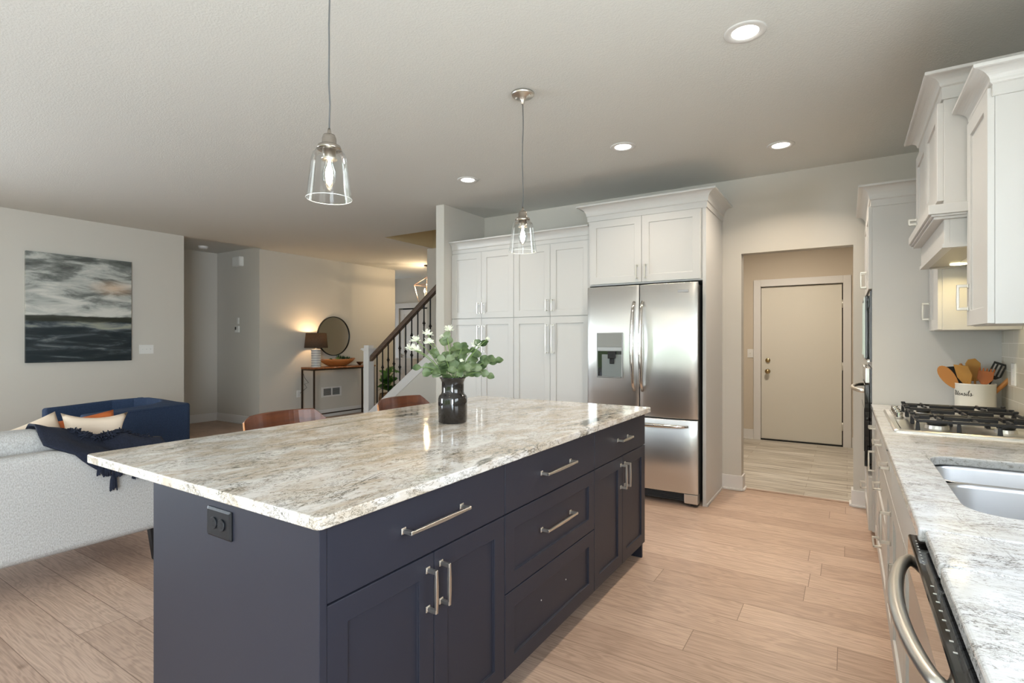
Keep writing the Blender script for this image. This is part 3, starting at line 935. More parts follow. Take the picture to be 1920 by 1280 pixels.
# microwave
m_o = thing('microwave', 'built-in black glass microwave high in the white oven tower', 'microwave', (TX, TY1, 1.177), R(-90))
MB().box(.045, tw - .045, -.012, .42, .002, .46).build('body', blackglass, m_o, bevel=.002)
MB().box(.05, .50, -.03, -.012, .012, .45).build('door', blackglass, m_o, bevel=.003)
mb = MB().box(.05, .065, -.037, -.030, .02, .44).box(.48, .495, -.037, -.030, .02, .44).box(.065, .48, -.037, -.030, .425, .44).box(.065, .48, -.037, -.030, .02, .035)
mb.build('door_trim', steel, m_o)
MB().box(.045, tw - .045, -.026, -.012, .0, .010).build('lower_trim', steel, m_o)
MB().box(.56, .74, -.016, -.012, .36, .42).build('display', mat('display_dark', (.01, .03, .03), .1), m_o)
# oven
ov = thing('built_in_oven', 'built-in black glass wall oven with curved steel handle, lower in white tower', 'oven', (TX, TY1, .472), R(-90))
MB().box(.045, tw - .045, -.012, .45, .0, .665).build('body', blackglass, ov, bevel=.002)
MB().box(.045, tw - .045, -.035, -.012, .57, .665).build('control_panel', steel, ov, bevel=.003)
MB().box(.05, tw - .05, -.040, -.012, .03, .56).build('door', blackglass, ov, bevel=.003)
MB().box(.10, tw - .10, -.0415, -.040, .12, .40).build('window', mat('oven_window', (.02, .018, .015), .05), ov)
pts = [(.09 + (tw - .18) * i / 14, -.040 - .062 * math.sin(PI * i / 14) ** .5 if 0 < i < 14 else -.038, .515) for i in range(15)]
MB().tube(pts, .013, 12).build('handle', nickel, ov, smooth=True)

# --- right base run. fronts face -X: local x -> -Y, origin at far end, face plane X=.165
RX = .168
rd = .76 - RX - .002


def rbase(label, y0, y1, fronts):
    return cabinet('base_cabinet', label, (RX, y1, 0), R(-90), y1 - y0, rd, .10, zt, fronts, cab_m, 'white base cabinets under the right worktop')


w_ = 4.058 - 3.76
rbase('narrow white base cabinet between the cooktop and the oven tower', 3.76, 4.058,
      [('drawer', g, w_ - g, .693, .878, 'slab', ('h', w_ / 2, .785, .11)), ('door', g, w_ - g, .103, .688, 'shaker', ('v', .05, .56, .13))])
w_ = 3.758 - 2.90
rbase('white three-drawer base cabinet under the gas cooktop', 2.90, 3.758,
      [('drawer', g, w_ - g, .693, .878, 'slab', ('h', w_ / 2, .785, .16)), ('drawer', g, w_ - g, .407, .688, 'shaker', ('h', w_ / 2, .56, .16)), ('drawer', g, w_ - g, .103, .402, 'shaker', ('h', w_ / 2, .27, .16))])
w_ = 2.898 - 2.56
rbase('narrow white base cabinet between cooktop cabinet and sink cabinet', 2.56, 2.898,
      [('drawer', g, w_ - g, .693, .878, 'slab', ('h', w_ / 2, .785, .11)), ('door', g, w_ - g, .103, .688, 'shaker', ('v', w_ - .04, .56, .13))])
# sink cabinet is open-topped
w_ = 2.558 - 1.50
r = thing('base_cabinet', 'wide white sink cabinet with two doors below a false drawer front', 'cabinet', (RX, 2.558, 0), R(-90), 'white base cabinets under the right worktop')
MB().box(0, w_, 0, .02, .10, zt).box(0, .02, .02, rd, .1, zt).box(w_ - .02, w_, .02, rd, .1, zt).box(.02, w_ - .02, .02, rd, .1, .12).build('body', cab_m, r)
MB().box(.004, w_ - .004, .07, rd - .01, 0, .10).build('toe_kick', cab_m, r)
front(r, 'false_drawer', g, w_ - g, .693, .878, cab_m, 'slab')
for f in doors2(w_, .103, .688, .54, .13): front(r, f[0], f[1], f[2], f[3], f[4], cab_m, 'shaker', handle=f[6])
# dishwasher
dw = thing('dishwasher', 'stainless dishwasher with black control strip and bowed steel handle, nearest on right', 'dishwasher', (RX, 1.492, 0), R(-90))
dww = .63
MB().box(.01, dww - .01, .02, rd, .1, .868).build('body', mat('dishwasher_tub', (.1, .1, .1), .5), dw)
MB().box(.003, dww - .003, -.050, .02, .11, .80).build('door', steel, dw, bevel=.004)
cpn = MB().box(.003, dww - .003, -.052, .02, .803, .876).build('control_panel', blackglass, dw, bevel=.004)
mb = MB()
for i in range(9): mb.box(.05 + i * .018, .053 + i * .018, -.043, -.040, .8762, .8768)
for i in range(8): mb.box(.30 + i * .034, .304 + i * .034, -.043, -.038, .8762, .8768)
mb.build('indicator_marks', plastic_w, cpn)['kind'] = 'stuff'
MB().box(.003, dww - .003, -.032, 0, .01, .105).build('toe_panel', black_m, dw)
pts = []
for i in range(21):
    u = i / 20
    pts.append((.055 + (dww - .11) * u, -.052 - .040 * (math.sin(PI * u) ** .6 if 0 < i < 20 else 0), .835))
MB().tube(pts, [.0115 + .002 * math.sin(PI * i / 20) for i in range(21)], 14).build('handle', nickel, dw, smooth=True)
# base beyond the dishwasher, beside the camera (mostly below the frame)
w_ = .86 + .55
rbase('white base cabinet nearest the camera beside the dishwasher', -.55, .858,
      [('drawer', g, w_ / 2 - g, .693, .878, 'slab', None), ('drawer', w_ / 2 + g, w_ - g, .693, .878, 'slab', None)])

# worktops on the right: three slabs that meet at seams
hole = rrect(.238, .64, 1.60, 2.345, .085, 7)
o = slab([(.128, 1.412)] + [(.759, 1.412), (.759, 4.056), (.128, 4.056)], zt, .914, hole).build('granite_worktop', granite_p, bevel=.005, bseg=3)
tag(o, 'pale grey-white granite worktop along the right wall, section holding sink and cooktop', 'countertop')
o = slab(rrect(.138, .759, 1.20, 1.4095, .014, 4), zt, .914).build('granite_worktop', granite_p, bevel=.006, bseg=3)
tag(o, 'short granite worktop section over the dishwasher beyond the nearest seam', 'countertop')
o = slab(rrect(.138, .759, -.55, 1.1975, .016, 4), zt, .914).build('granite_worktop', granite_p, bevel=.006, bseg=3)
tag(o, 'granite worktop section closest to the camera at lower right corner', 'countertop')
# backsplash
o = MB().box(.748, .7598, 1.95, 4.058, .9145, 1.3715).box(.748, .7598, -.55, 1.95, .9145, 1.10).build('backsplash_tile', splash_m)
tag(o, 'cream subway tile backsplash between worktop and wall cabinets', 'backsplash')

# sink
s = thing('kitchen_sink', 'stainless undermount double-bowl sink set into the right worktop', 'sink', (0, 0, 0))


def bowl(x0, x1, y0, y1, r_, depth, name):
    rs = []
    for i, (zz, ins, rad) in enumerate(((.8835, -.012, r_ + .012), (.8835, 0, r_), (.872, .003, r_), (.884 - depth + .03, .012, r_), (.884 - depth + .006, .025, r_ * .8), (.884 - depth, .05, r_ * .6))):
        rs.append([(x, y, zz) for x, y in rrect(x0 + ins, x1 - ins, y0 + ins, y1 - ins, max(rad - ins * .3, .01), 6)])
    mb = MB().rings(rs, True, False, True)
    mb.build(name, sink_m, s, smooth=True, solid=.002)
    cx_, cy_ = (x0 + x1) / 2, (y0 + y1) / 2
    MB().lathe([(.0, .885 - depth), (.045, .885 - depth), (.042, .888 - depth), (.01, .8865 - depth)], 24, cx_, cy_, False, False).build('drain', chrome, s, smooth=True)


bowl(.236, .642, 2.075, 2.347, .06, .19, 'bowl')
bowl(.236, .642, 1.598, 2.060, .085, .21, 'bowl')
# cooktop
ck = thing('gas_cooktop', 'stainless gas cooktop with black cast-iron grates on the right worktop', 'cooktop', (0, 0, .914))
CX0, CX1, CY0, CY1 = .175, .70, 2.86, 3.68
rs = []
for zz, ins in ((.0, .0), (.006, .0), (.011, .006), (.0115, .024), (.007, .030)):
    rs.append([(x, y, zz) for x, y in rrect(CX0 + ins, CX1 - ins, CY0 + ins, CY1 - ins, .012, 3)])
MB().rings(rs).build('tray', steel, ck)
for (bx_, by_, br_) in ((.34, 3.02, .045), (.57, 3.02, .038), (.46, 3.27, .055), (.34, 3.52, .038), (.57, 3.52, .045)):
    bo = MB().lathe([(br_, .007), (br_ * .95, .022), (br_ * .6, .026)], 24, bx_, by_).build('burner', nickel, ck, smooth=False)
    MB().lathe([(br_ * .8, .026), (br_ * .85, .030), (br_ * .8, .036), (.005, .038)], 24, bx_, by_).build('burner_cap', iron_m, bo)
GX0, GX1 = .255, .675
for gi, (gy0, gy1) in enumerate(((2.90, 3.135), (3.145, 3.395), (3.405, 3.64))):
    mb = MB(); zb, ztop = .044, .056
    def bar(x0, x1, y0, y1, a=zb, b_=ztop): mb.box(min(x0, x1), max(x0, x1), min(y0, y1), max(y0, y1), a, b_)
    bw = .011
    bar(GX0, GX1, gy0, gy0 + bw); bar(GX0, GX1, gy1 - bw, gy1); bar(GX0, GX0 + bw, gy0 + bw, gy1 - bw); bar(GX1 - bw, GX1, gy0 + bw, gy1 - bw)
    ym = (gy0 + gy1) / 2
    xm = (GX0 + GX1) / 2
    bar(xm - bw / 2, xm + bw / 2, gy0 + bw, gy1 - bw)
    bcs = {0: (.34, .57), 1: (.46,), 2: (.34, .57)}[gi]
    for q in bcs:
        for sgn in (-1, 1):
            bar(q - bw / 2, q + bw / 2, ym + sgn * .025, (gy1 - bw) if sgn > 0 else (gy0 + bw), zb + .001, ztop + .006)
        bar(q + .025, min(q + .115, GX1 - bw), ym - bw / 2, ym + bw / 2, zb + .001, ztop + .006)
        bar(max(q - .115, GX0 + bw), q - .025, ym - bw / 2, ym + bw / 2, zb + .001, ztop + .006)
    for fx in (GX0, GX0 + .14, GX0 + .27, GX1 - bw):
        for fy in (gy0, gy1 - bw):
            mb.prism([(fx - .002, .007), (fx + bw + .004, .007), (fx + bw + .001, zb), (fx, zb)], bw, 'y', fy)
    # raised end fingers
    for fx in (GX0, GX1 - bw):
        for fy in (gy0 + .03, gy1 - .04): bar(fx - .004, fx + bw + .004, fy, fy + .02, ztop, ztop + .01)
    mb.build('grate', iron_m, ck, bevel=.002, bseg=1)
for i in range(5):
    ky = 3.30 + i * .078
    kb = MB().lathe([(.019, .010), (.019, .014), (.016, .016), (.0155, .036), (.014, .039), (.002, .040)], 20, .222, ky).build('knob', chrome, ck, smooth=False)

# --- wall cabinets on the right. local x -> -Y
WX = .445
wd_ = .7478 - WX


def wallcab(label, y0, y1, z0, z1, xf, nd, hz, crown=True, far_left=True, hside='near', cl=True, cr_=True):
    r = thing('upper_cabinet', label, 'cabinet', (xf, y1, 0), R(-90), 'white wall cabinets on the right')
    w_ = y1 - y0; dp = .7595 - xf
    MB().box(0, w_, 0, dp, z0, z1).build('body', cab_m, r, bevel=.0015, bseg=1)
    for i in range(nd):
        a = w_ * i / nd + .003; b_ = w_ * (i + 1) / nd - .003
        hx = (a + .035) if (hside == 'far') else (b_ - .035)
        front(r, 'door', a, b_, z0 + .002, z1 - .012, cab_m, handle=('v', hx, hz, .105))
    if crown:
        crown_part(r, 0, w_, 0, dp, z1 - .045, .04, .06, .068, cab_m, left=cl, right=cr_)
    return r


wallcab('nearest white wall cabinet with crown, beside the window over the sink', 2.47, 2.852, 1.372, 2.215, .438, 1, 1.49, hside='far', cl=False)
wallcab('small white wall cabinet between the range hood and the oven tower', 3.682, 4.056, 1.372, 2.15, .438, 1, 1.49, crown=False, hside='far')
# hood
HX = .345
r = thing('range_hood', 'white wooden range hood with crown, cabinet door and projecting ledge above cooktop', 'range hood', (HX, 3.675, 0), R(-90))
hw = 3.675 - 2.86; hd = .7595 - HX
MB().box(0, hw, 0, hd, 1.885, 2.335).build('body', cab_m, r, bevel=.0015, bseg=1)
front(r, 'door', .003, hw / 2 - g, 1.905, 2.32, cab_m, handle=('v', .04, 1.965, .035), t=.022)
front(r, 'door', hw / 2 + g, hw - .003, 1.905, 2.32, cab_m, handle=None, t=.022)
crown_part(r, 0, hw, 0, hd, 2.33, .05, .055, .07, cab_m)
MB().box(-.0, hw + .035, -.055, hd, 1.845, 1.885).box(-.0, hw + .025, -.045, hd, 1.836, 1.845).box(-.0, hw + .015, -.035, hd, 1.825, 1.836).build('ledge', cab_m, r, bevel=.002)
# canopy hollow box
mb = MB().box(0, hw, 0.0, .02, 1.715, 1.825).box(0, .02, .02, hd, 1.715, 1.825).box(hw - .02, hw, .02, hd, 1.715, 1.825)
mb.build('canopy', cab_m, r, bevel=.0015, bseg=1)
MB().box(-.0, hw + .006, -.006, .03, 1.705, 1.722).box(0, .03, .03, hd, 1.705, 1.722).box(hw - .03, hw + .006, .03, hd, 1.705, 1.722).build('lower_band', cab_m, r)
lin = MB().box(.03, hw - .03, .03, hd - .01, 1.712, 1.74).build('liner', filter_m, r)
MB().box(.10, .40, .14, hd - .05, 1.7095, 1.712).box(.42, hw - .10, .14, hd - .05, 1.7095, 1.712).build('filter', nickel, lin)
MB().lathe([(.035, 1.706), (.035, 1.712)], 24, hw - .12, .14).build('puck_lens', puck_m, lin)
MB().lathe([(.035, 1.706), (.035, 1.712)], 24, .145, .14).build('puck_lens', puck_m, lin)
area('hood_lamp', (HX + .14, 2.98, 1.700), (0, 0, 0), .06, .06, .8, (1, .80, .42), 150, 'DISK')
area('hood_lamp', (HX + .14, 3.53, 1.700), (0, 0, 0), .06, .06, .8, (1, .80, .42), 150, 'DISK')

# ------------------------------------------------------------------ crock and utensils
CRX, CRY = .612, 3.93
ck_ = thing('utensil_crock', 'cream enamel utensil crock with black script lettering, beside the cooktop', 'crock', (CRX, CRY, .914))
MB().lathe([(.088, 0), (.090, .003), (.0905, .155), (.0925, .157), (.0905, .160), (.086, .159), (.085, .01), (0, .008)], 48, cap1=False).build('pot', crock_m, ck_, smooth=True)
# script word, drawn as strokes then wrapped around the pot; x in letter units
def arc(cx_, cy_, rx, ry, a0, a1, n_=10):
    return [(cx_ + rx * math.cos(R(a0 + (a1 - a0) * i / n_)), cy_ + ry * math.sin(R(a0 + (a1 - a0) * i / n_))) for i in range(n_ + 1)]


strokes = [
    [(-.2, 1.6), (.1, 1.9), (.3, 1.5), (.2, .5)] + arc(.6, .5, .4, .45, 180, 360) + [(1.05, 1.8), (1.0, .5), (1.15, .1), (1.5, .4)],      # U
    [(1.5, .4), (1.9, 1.7), (1.75, .4), (1.95, .05), (2.3, .4)], [(1.5, 1.15), (2.25, 1.25)],                                     # t
    [(2.3, .4)] + arc(2.65, .5, .22, .42, 200, -20, 0 + 8)[:0] + [(2.75, .55), (2.8, .85), (2.6, .95), (2.45, .5), (2.6, .05), (2.9, .1), (3.15, .5)],  # e
    [(3.15, .5), (3.3, .9), (3.3, .05), (3.5, .7), (3.7, .9), (3.8, .6), (3.85, .1), (4.15, .35)],                               # n
    [(4.15, .35), (4.45, 1.1), (4.6, .6), (4.65, .2), (4.4, -.05), (4.25, .15), (4.9, .4)],                                      # s
    [(4.9, .4), (5.1, .9), (5.05, .3), (5.2, .05), (5.5, .5)], [(5.15, 1.3), (5.3, 1.5)],                                        # i
    [(5.5, .5), (5.95, 1.8), (5.8, 2.0), (5.65, 1.4), (5.7, .3), (5.9, .05), (6.2, .4)],                                         # l
    [(6.2, .4), (6.5, 1.1), (6.65, .6), (6.7, .2), (6.45, -.05), (6.3, .15), (6.6, .05), (7.2, .5)]]                             # s
mb = MB(); S_ = .0145
a_c = math.atan2(-CRY, -CRX)
for st in strokes:
    # smooth
    P3 = []
    pts = [Vector((x + .14 * y, y, 0)) for x, y in st]
    fine = []
    for i in range(len(pts) - 1):
        p0 = pts[max(i - 1, 0)]; p1_ = pts[i]; p2_ = pts[i + 1]; p3_ = pts[min(i + 2, len(pts) - 1)]
        for k in range(4):
            t_ = k / 4
            fine.append(.5 * ((2 * p1_) + (-p0 + p2_) * t_ + (2 * p0 - 5 * p1_ + 4 * p2_ - p3_) * t_ ** 2 + (-p0 + 3 * p1_ - 3 * p2_ + p3_) * t_ ** 3))
    fine.append(pts[-1])
    for v in fine:
        ang = a_c - .62 + (v.x - 3.9) * S_ / .091
        P3.append((.0914 * math.cos(ang), .0914 * math.sin(ang), .092 + v.y * S_))
    rad = []
    for i in range(len(fine)):
        j = min(i + 1, len(fine) - 1); dv = fine[j] - fine[max(j - 1, 0)]
        rad.append(.0014 if dv.y < 0 else .0006)
    mb.tube(P3, rad, 5)
mb.build('lettering', ink_m, ck_)


def utensil(label, az, lean, length, headfn, m, off, twist=0):
    """head built in local frame: handle along z, head at top, broad in x"""
    dirx = Vector((math.cos(az) * math.sin(lean), math.sin(az) * math.sin(lean), math.cos(lean)))
    base = Vector((CRX, CRY, .928)) + Vector(off)
    mb = MB()
    headfn(mb, length)
    q = dirx.to_track_quat('Z', 'Y').to_matrix().to_4x4()
    view = math.atan2(-CRY, -CRX)
    # orient broad side to the camera
    best = None
    for k in range(72):
        a = 2 * PI * k / 72
        Mx = q @ Matrix.Rotation(a, 4, 'Z')
        nrm = Mx.to_3x3() @ Vector((0, -1, 0))
        d_ = nrm.dot(Vector((math.cos(view + twist), math.sin(view + twist), 0)))
        if best is None or d_ > best[0]: best = (d_, Mx)
    mb.xf(Matrix.Translation(base) @ best[1])
    o = mb.build('kitchen_utensil', m, smooth=False, bevel=.0015, bseg=1)
    tag(o, label, 'utensil', 'utensils in the crock')
    return o


def plate(mb, outline, z0, t0=.006):
    mb.rings([[(x, -t0 / 2, z0 + z) for x, z in outline], [(x, t0 / 2, z0 + z) for x, z in outline]])


def handle_(mb, L, r_=.006): mb.tube([(0, 0, 0), (0, 0, L)], r_, 8)


def spoon(wd, ln):
    def f(mb, L):
        handle_(mb, L - ln + .01)
        plate(mb, [(wd / 2 * math.sin(a) * (1 - .15 * math.cos(a)), ln / 2 - ln / 2 * math.cos(a)) for a in [2 * PI * i / 20 for i in range(20)]], L - ln, .008)
    return f


def spat_angled(mb, L):
    handle_(mb, L - .10); plate(mb, [(-.014, 0), (.014, 0), (.036, .05), (.030, .105), (-.034, .125), (-.036, .05)], L - .12, .006)


def spat_slot(mb, L):
    handle_(mb, L - .09, .0045)
    plate(mb, [(-.012, 0), (.012, 0), (.030, .02), (-.030, .02)], L - .10, .004)
    for x in (-.030, -.014, .004, .021):
        plate(mb, [(x, .02), (x + .009, .02), (x + .009, .085), (x, .085)], L - .10, .004)
    plate(mb, [(-.030, .085), (.030, .085), (.030, .097), (-.030, .097)], L - .10, .004)


def fork_(mb, L):
    handle_(mb, L - .09)
    plate(mb, [(-.012, 0), (.012, 0), (.034, .03), (.034, .075), (-.034, .075), (-.034, .03)], L - .10, .008)
    for x in (-.034, -.018, -.002, .014, .028): plate(mb, [(x, .075), (x + .009, .075), (x + .007, .092), (x + .002, .092)], L - .10, .008)


def paddle(mb, L):
    mb.tube([(0, 0, 0), (0, 0, L * .5), (0, 0, L - .03), (0, 0, L)], [.006, .012, .013, .006], 10)


def notch(mb, L):
    handle_(mb, L - .09)
    plate(mb, [(-.014, 0), (.014, 0), (.030, .045), (.033, .10), (.012, .128), (-.020, .124), (-.034, .100), (-.028, .045)], L - .11, .007)


LEFT, RIGHT = R(180 + 8), R(8)
# camera-right direction at the crock is about +X, camera-left -X
utensil('light beech spoon leaning furthest left out of the crock', R(185), R(33), .285, spoon(.066, .150), wood_spoon, (-.005, 0, 0))
utensil('black edged dark spatula behind the leftmost spoon in the crock', R(183), R(24), .265, spat_angled, black_m, (0, .02, 0))
utensil('angled olive-wood spatula in front, left of centre in the crock', R(187), R(15), .262, spat_angled, wood_spoon2, (.0, -.03, 0), R(-20))
utensil('golden wooden spoon with pointed shoulder standing upright in the crock', R(150), R(5), .268, notch, wood_spoon2, (.012, .0, 0))
utensil('slender wooden utensil with dark tip at the back of the crock', R(180), R(13), .262, paddle, wood_spoon, (.0, .035, 0))
utensil('reddish wooden pasta fork with short teeth, right of centre in crock', R(5), R(8), .243, fork_, mat('red_cherry_wood', (.42, .12, .025), .45), (.015, -.02, 0))
utensil('black slotted spatula behind the pasta fork in the crock', R(5), R(22), .285, spat_slot, black_m, (.01, .02, 0))
utensil('wooden utensil handle leaning furthest right out of the crock', R(2), R(40), .262, paddle, wood_spoon, (.0, -.005, 0))

# outlet / switch on backsplash
def plate_thing(name, label, cat, loc, rotz, wd, hh, m=plastic_w, kind='switch', n_=1, thick=.006, group=None):
    r = thing(name, label, cat, loc, rotz, group)
    MB().rings([[(x, 0, z) for x, z in rrect(-wd / 2, wd / 2, -hh / 2, hh / 2, .003, 2)], [(x, -thick, z) for x, z in rrect(-wd / 2 + .002, wd / 2 - .002, -hh / 2 + .002, hh / 2 - .002, .003, 2)]]).build('cover_plate', m, r)
    for i in range(n_):
        x = (i - (n_ - 1) / 2) * .046
        if kind == 'switch':
            k = MB().box(x - .005, x + .005, -thick - .002, -thick, -.012, .012).build('toggle_slot', m, r)
            MB().prism([(-thick, -.004), (-thick - .013, .006), (-thick - .013, .011), (-thick, .005)], .007, 'x', x - .0035).build('toggle', m, k)
        elif kind == 'rocker':
            MB().box(x - .0165, x + .0165, -thick - .003, -thick, -.033, .033).build('rocker', m, r, bevel=.002)
    return r


plate_thing('light_switch', 'white switch plate on the tile backsplash right of the utensil crock', 'switch', (.748, 3.79, 1.135), R(-90), .075, .12, kind='rocker')
plate_thing('light_switch', 'white triple toggle switch plate on left wall, right of the painting', 'switch', (LX, 3.21, 1.21), R(90), .165, .115, n_=3)
plate_thing('light_switch', 'white toggle switch plate left of the hall door', 'switch', (-1.10, 7.73, 1.15), 0, .075, .115)

# ------------------------------------------------------------------ recessed ceiling lights and pendants
def downlight(label, x, y, pw):
    r = thing('recessed_light', label, 'ceiling light', (x, y, H), 0, 'recessed ceiling lights')
    MB().lathe([(.058, -.001), (.060, -.004), (.088, -.006), (.092, -.003), (.092, 0)], 48, cap0=False, cap1=False).build('trim_ring', mat('downlight_trim', (.62, .61, .59), .5) if 'downlight_trim' not in MATS else MATS['downlight_trim'], r, smooth=True)
    MB().lathe([(.0, -.0015), (.059, -.0015)], 40, cap0=False, cap1=False).build('lens', led_m, r)
    a = area('downlight_lamp', (x, y, H - .012), (0, 0, 0), .11, .11, pw * .75, (1, .86, .70), 130, 'DISK')
    return r


downlight('recessed ceiling light nearest the camera, above the aisle, largest in view', -.398, 2.638, 14)
downlight('recessed ceiling light in front of the fridge cabinet, between the other far ones', -1.39, 3.711, 8)
downlight('recessed ceiling light in front of the hall opening, at far right', -.408, 4.298, 15)
downlight('recessed ceiling light in front of the pantry, left of the far pendant', -2.834, 3.735, 5)


def pendant(label, x, y):
    r = thing('pendant_light', label, 'pendant light', (x, y, 0), 0, 'glass pendants over the island')
    cano = MB().lathe([(.066, H - .001), (.066, H - .010), (.058, H - .018), (.028, H - .020), (.020, H - .034), (.010, H - .042), (.009, H - .062), (0.004, H - .064)], 36).build('canopy', nickel, r, smooth=True)
    for s_ in (-1, 1):
        MB().lathe([(.004, H - .022), (.004, H - .017)], 10, .046 * s_, 0).build('screw', nickel, cano)
    pts = [(.004 * math.sin(i * 1.3), .003 * math.cos(i * 1.7), 2.10 + (H - .064 - 2.10) * i / 8) for i in range(9)]
    pts[0] = (0, 0, 2.075); pts[-1] = (0, 0, H - .062)
    MB().tube(pts, .0028, 8).build('cord', cord_m, r, smooth=True)
    MB().lathe([(.004, 2.085), (.008, 2.066), (.009, 2.062), (.020, 2.060), (.025, 2.048), (.025, 2.030), (.027, 2.028), (.027, 2.024), (.040, 2.020), (.044, 2.008), (.042, 2.006)], 36, cap1=True).build('socket_cap', satin, r, smooth=True)
    MB().lathe([(.024, 2.008), (.024, 1.978), (.028, 1.974), (.028, 1.970), (.015, 1.970)], 32).build('socket', nickel, r, smooth=True)
    # glass shade: double wall bell
    outer = [(.030, 2.006), (.044, 2.0045), (.056, 1.992), (.0625, 1.97), (.067, 1.93), (.074, 1.87), (.080, 1.828)]
    gs = MB().lathe(outer, 48, cap0=False, cap1=False).build('glass_shade', clear, r, smooth=True)
    MB().tube([(.080 * math.cos(2 * PI * i / 48), .080 * math.sin(2 * PI * i / 48), 1.828) for i in range(49)], .0013, 6).build('rim', rim_m, gs, smooth=True)
    bl = MB().lathe([(.012, 1.970), (.014, 1.955), (.023, 1.930), (.0255, 1.912), (.021, 1.890), (.008, 1.872), (.001, 1.869)], 24, cap0=False, cap1=False).build('bulb', clear, r, smooth=True)
    MB().lathe([(.004, 1.968), (.006, 1.950), (.0115, 1.935), (.0135, 1.915), (.011, 1.897), (.004, 1.884), (.001, 1.882)], 16).build('filament', bulb_m, bl, smooth=True)
    return r


pendant('clear glass bell pendant on grey cord, nearest, hanging over the island', -1.59, 1.265)
pendant('clear glass bell pendant with ceiling canopy in view, farther, before the pantry', -1.58, 2.605)

# ------------------------------------------------------------------ vase with eucalyptus and flowers
VX, VY, VZ = -1.632, 2.03, .914
o = MB().lathe([(.0, 0), (.064, 0), (.070, .006), (.0705, .118), (.067, .132), (.058, .140), (.054, .150), (.054, .198), (.060, .214), (.066, .219), (.065, .222), (.058, .216), (.050, .200), (.048, .150), (.050, .140), (.062, .125), (.064, .012), (0, .010)],
               8 * 6, cap0=False, cap1=False)
for v in o.bm.verts:
    r0 = math.hypot(v.co.x, v.co.y)
    if r0 > .045 and v.co.z < .13:
        a = math.atan2(v.co.y, v.co.x); k = 1 + .022 * abs(math.cos(a * 4)) - .01
        v.co.x *= k; v.co.y *= k
o = o.build('flower_vase', vase_m, smooth=True, loc=(VX, VY, VZ))
tag(o, 'glossy black ceramic vase with narrow neck and fluted body on the island', 'vase')

Rt = Vector((math.cos(R(32.4)), math.sin(R(32.4)), 0))   # horizontal direction across the vase
Fw = Vector((-math.sin(R(32.4)), math.cos(R(32.4)), 0))
base = Vector((VX, VY, VZ + .20))


def bez(p0, p1_, p2_, n_=8):
    return [p0 * (1 - t_) ** 2 + p1_ * 2 * t_ * (1 - t_) + p2_ * t_ ** 2 for t_ in [i / n_ for i in range(n_ + 1)]]


def leaf(mb, c_, nrm, up, L, W, fold=.12):
    nrm = nrm.normalized(); up = (up - nrm * up.dot(nrm)).normalized(); sd = up.cross(nrm)
    n_ = 7; lft = []; rgt = []; midd = []
    for i in range(n_):
        t_ = i / (n_ - 1)
        w_ = W * math.sin(PI * min(max(t_, .03), .97)) ** .7
        curv = nrm * (-.10 * L * (t_ - .5) ** 2 * 4)
        p = c_ + up * L * t_ + curv
        lft.append(mb.bm.verts.new(p - sd * w_ / 2 + nrm * fold * w_)); rgt.append(mb.bm.verts.new(p + sd * w_ / 2 + nrm * fold * w_)); midd.append(mb.bm.verts.new(p))
    for i in range(n_ - 1):
        mb.bm.faces.new((lft[i], midd[i], midd[i + 1], lft[i + 1])); mb.bm.faces.new((midd[i], rgt[i], rgt[i + 1], midd[i + 1]))


rnd = random.Random(11)
# tips given as (across, toward camera(-)/away, height above table)
euc = [(-.075, -.02, .335, 'left of centre'), (-.02, -.05, .41, 'tallest in the middle'), (.045, -.02, .36, 'middle'), (.135, .0, .375, 'right'),
       (.205, .02, .30, 'far right'), (-.155, -.01, .27, 'far left'), (.10, -.05, .27, 'right front'), (-.10, -.05, .25, 'left front'), (.03, -.07, .26, 'front centre'), (.0, .06, .33, 'back'),
       (.165, -.03, .235, 'low right'), (-.03, -.06, .31, 'front left of centre')]
for ei, (ax, dp_, hz_, where) in enumerate(euc):
    tip = Vector((VX, VY, VZ + hz_)) + Rt * ax + Fw * dp_
    st = base + Rt * rnd.uniform(-.02, .02) + Fw * rnd.uniform(-.02, .02) - Vector((0, 0, .12))
    mid = base + Vector((0, 0, .085)) + Rt * ax * .16 + Fw * dp_ * .15
    pts = bez(st, mid, tip, 10)
    r = thing('eucalyptus_stem', 'eucalyptus stem with rounded green leaves in the black vase', 'plant', (0, 0, 0), 0, 'eucalyptus stems in the vase')
    r.location = st
    mb = MB().tube([p - st for p in pts], .0022, 6); mb.build('stem', stem_m, r, smooth=True)
    mb = MB()
    for k in range(6, 11):
        p = pts[k]; tg = (pts[min(k + 1, 10)] - pts[k - 1]).normalized()
        for s_ in (-1, 1):
            if rnd.random() < .30: continue
            sz = rnd.uniform(.040, .056) * (1.05 if k < 9 else .9)
            nrm = (-Fw * rnd.uniform(.4, 1) + Vector((0, 0, rnd.uniform(.0, .9))) + Rt * rnd.uniform(-.5, .5))
            up = (Rt * s_ * rnd.uniform(.6, 1.1) + tg * rnd.uniform(.2, .8) + Fw * rnd.uniform(-.5, .5) * .8)
            leaf(mb, p - st, nrm, up, sz, sz * rnd.uniform(.8, .98))
    nrm = -Fw + Vector((0, 0, .5))
    leaf(mb, pts[10] - st, nrm, (pts[10] - pts[9]).normalized(), .042, .036)
    mb.build('leaves', green_leaf, r, smooth=True)

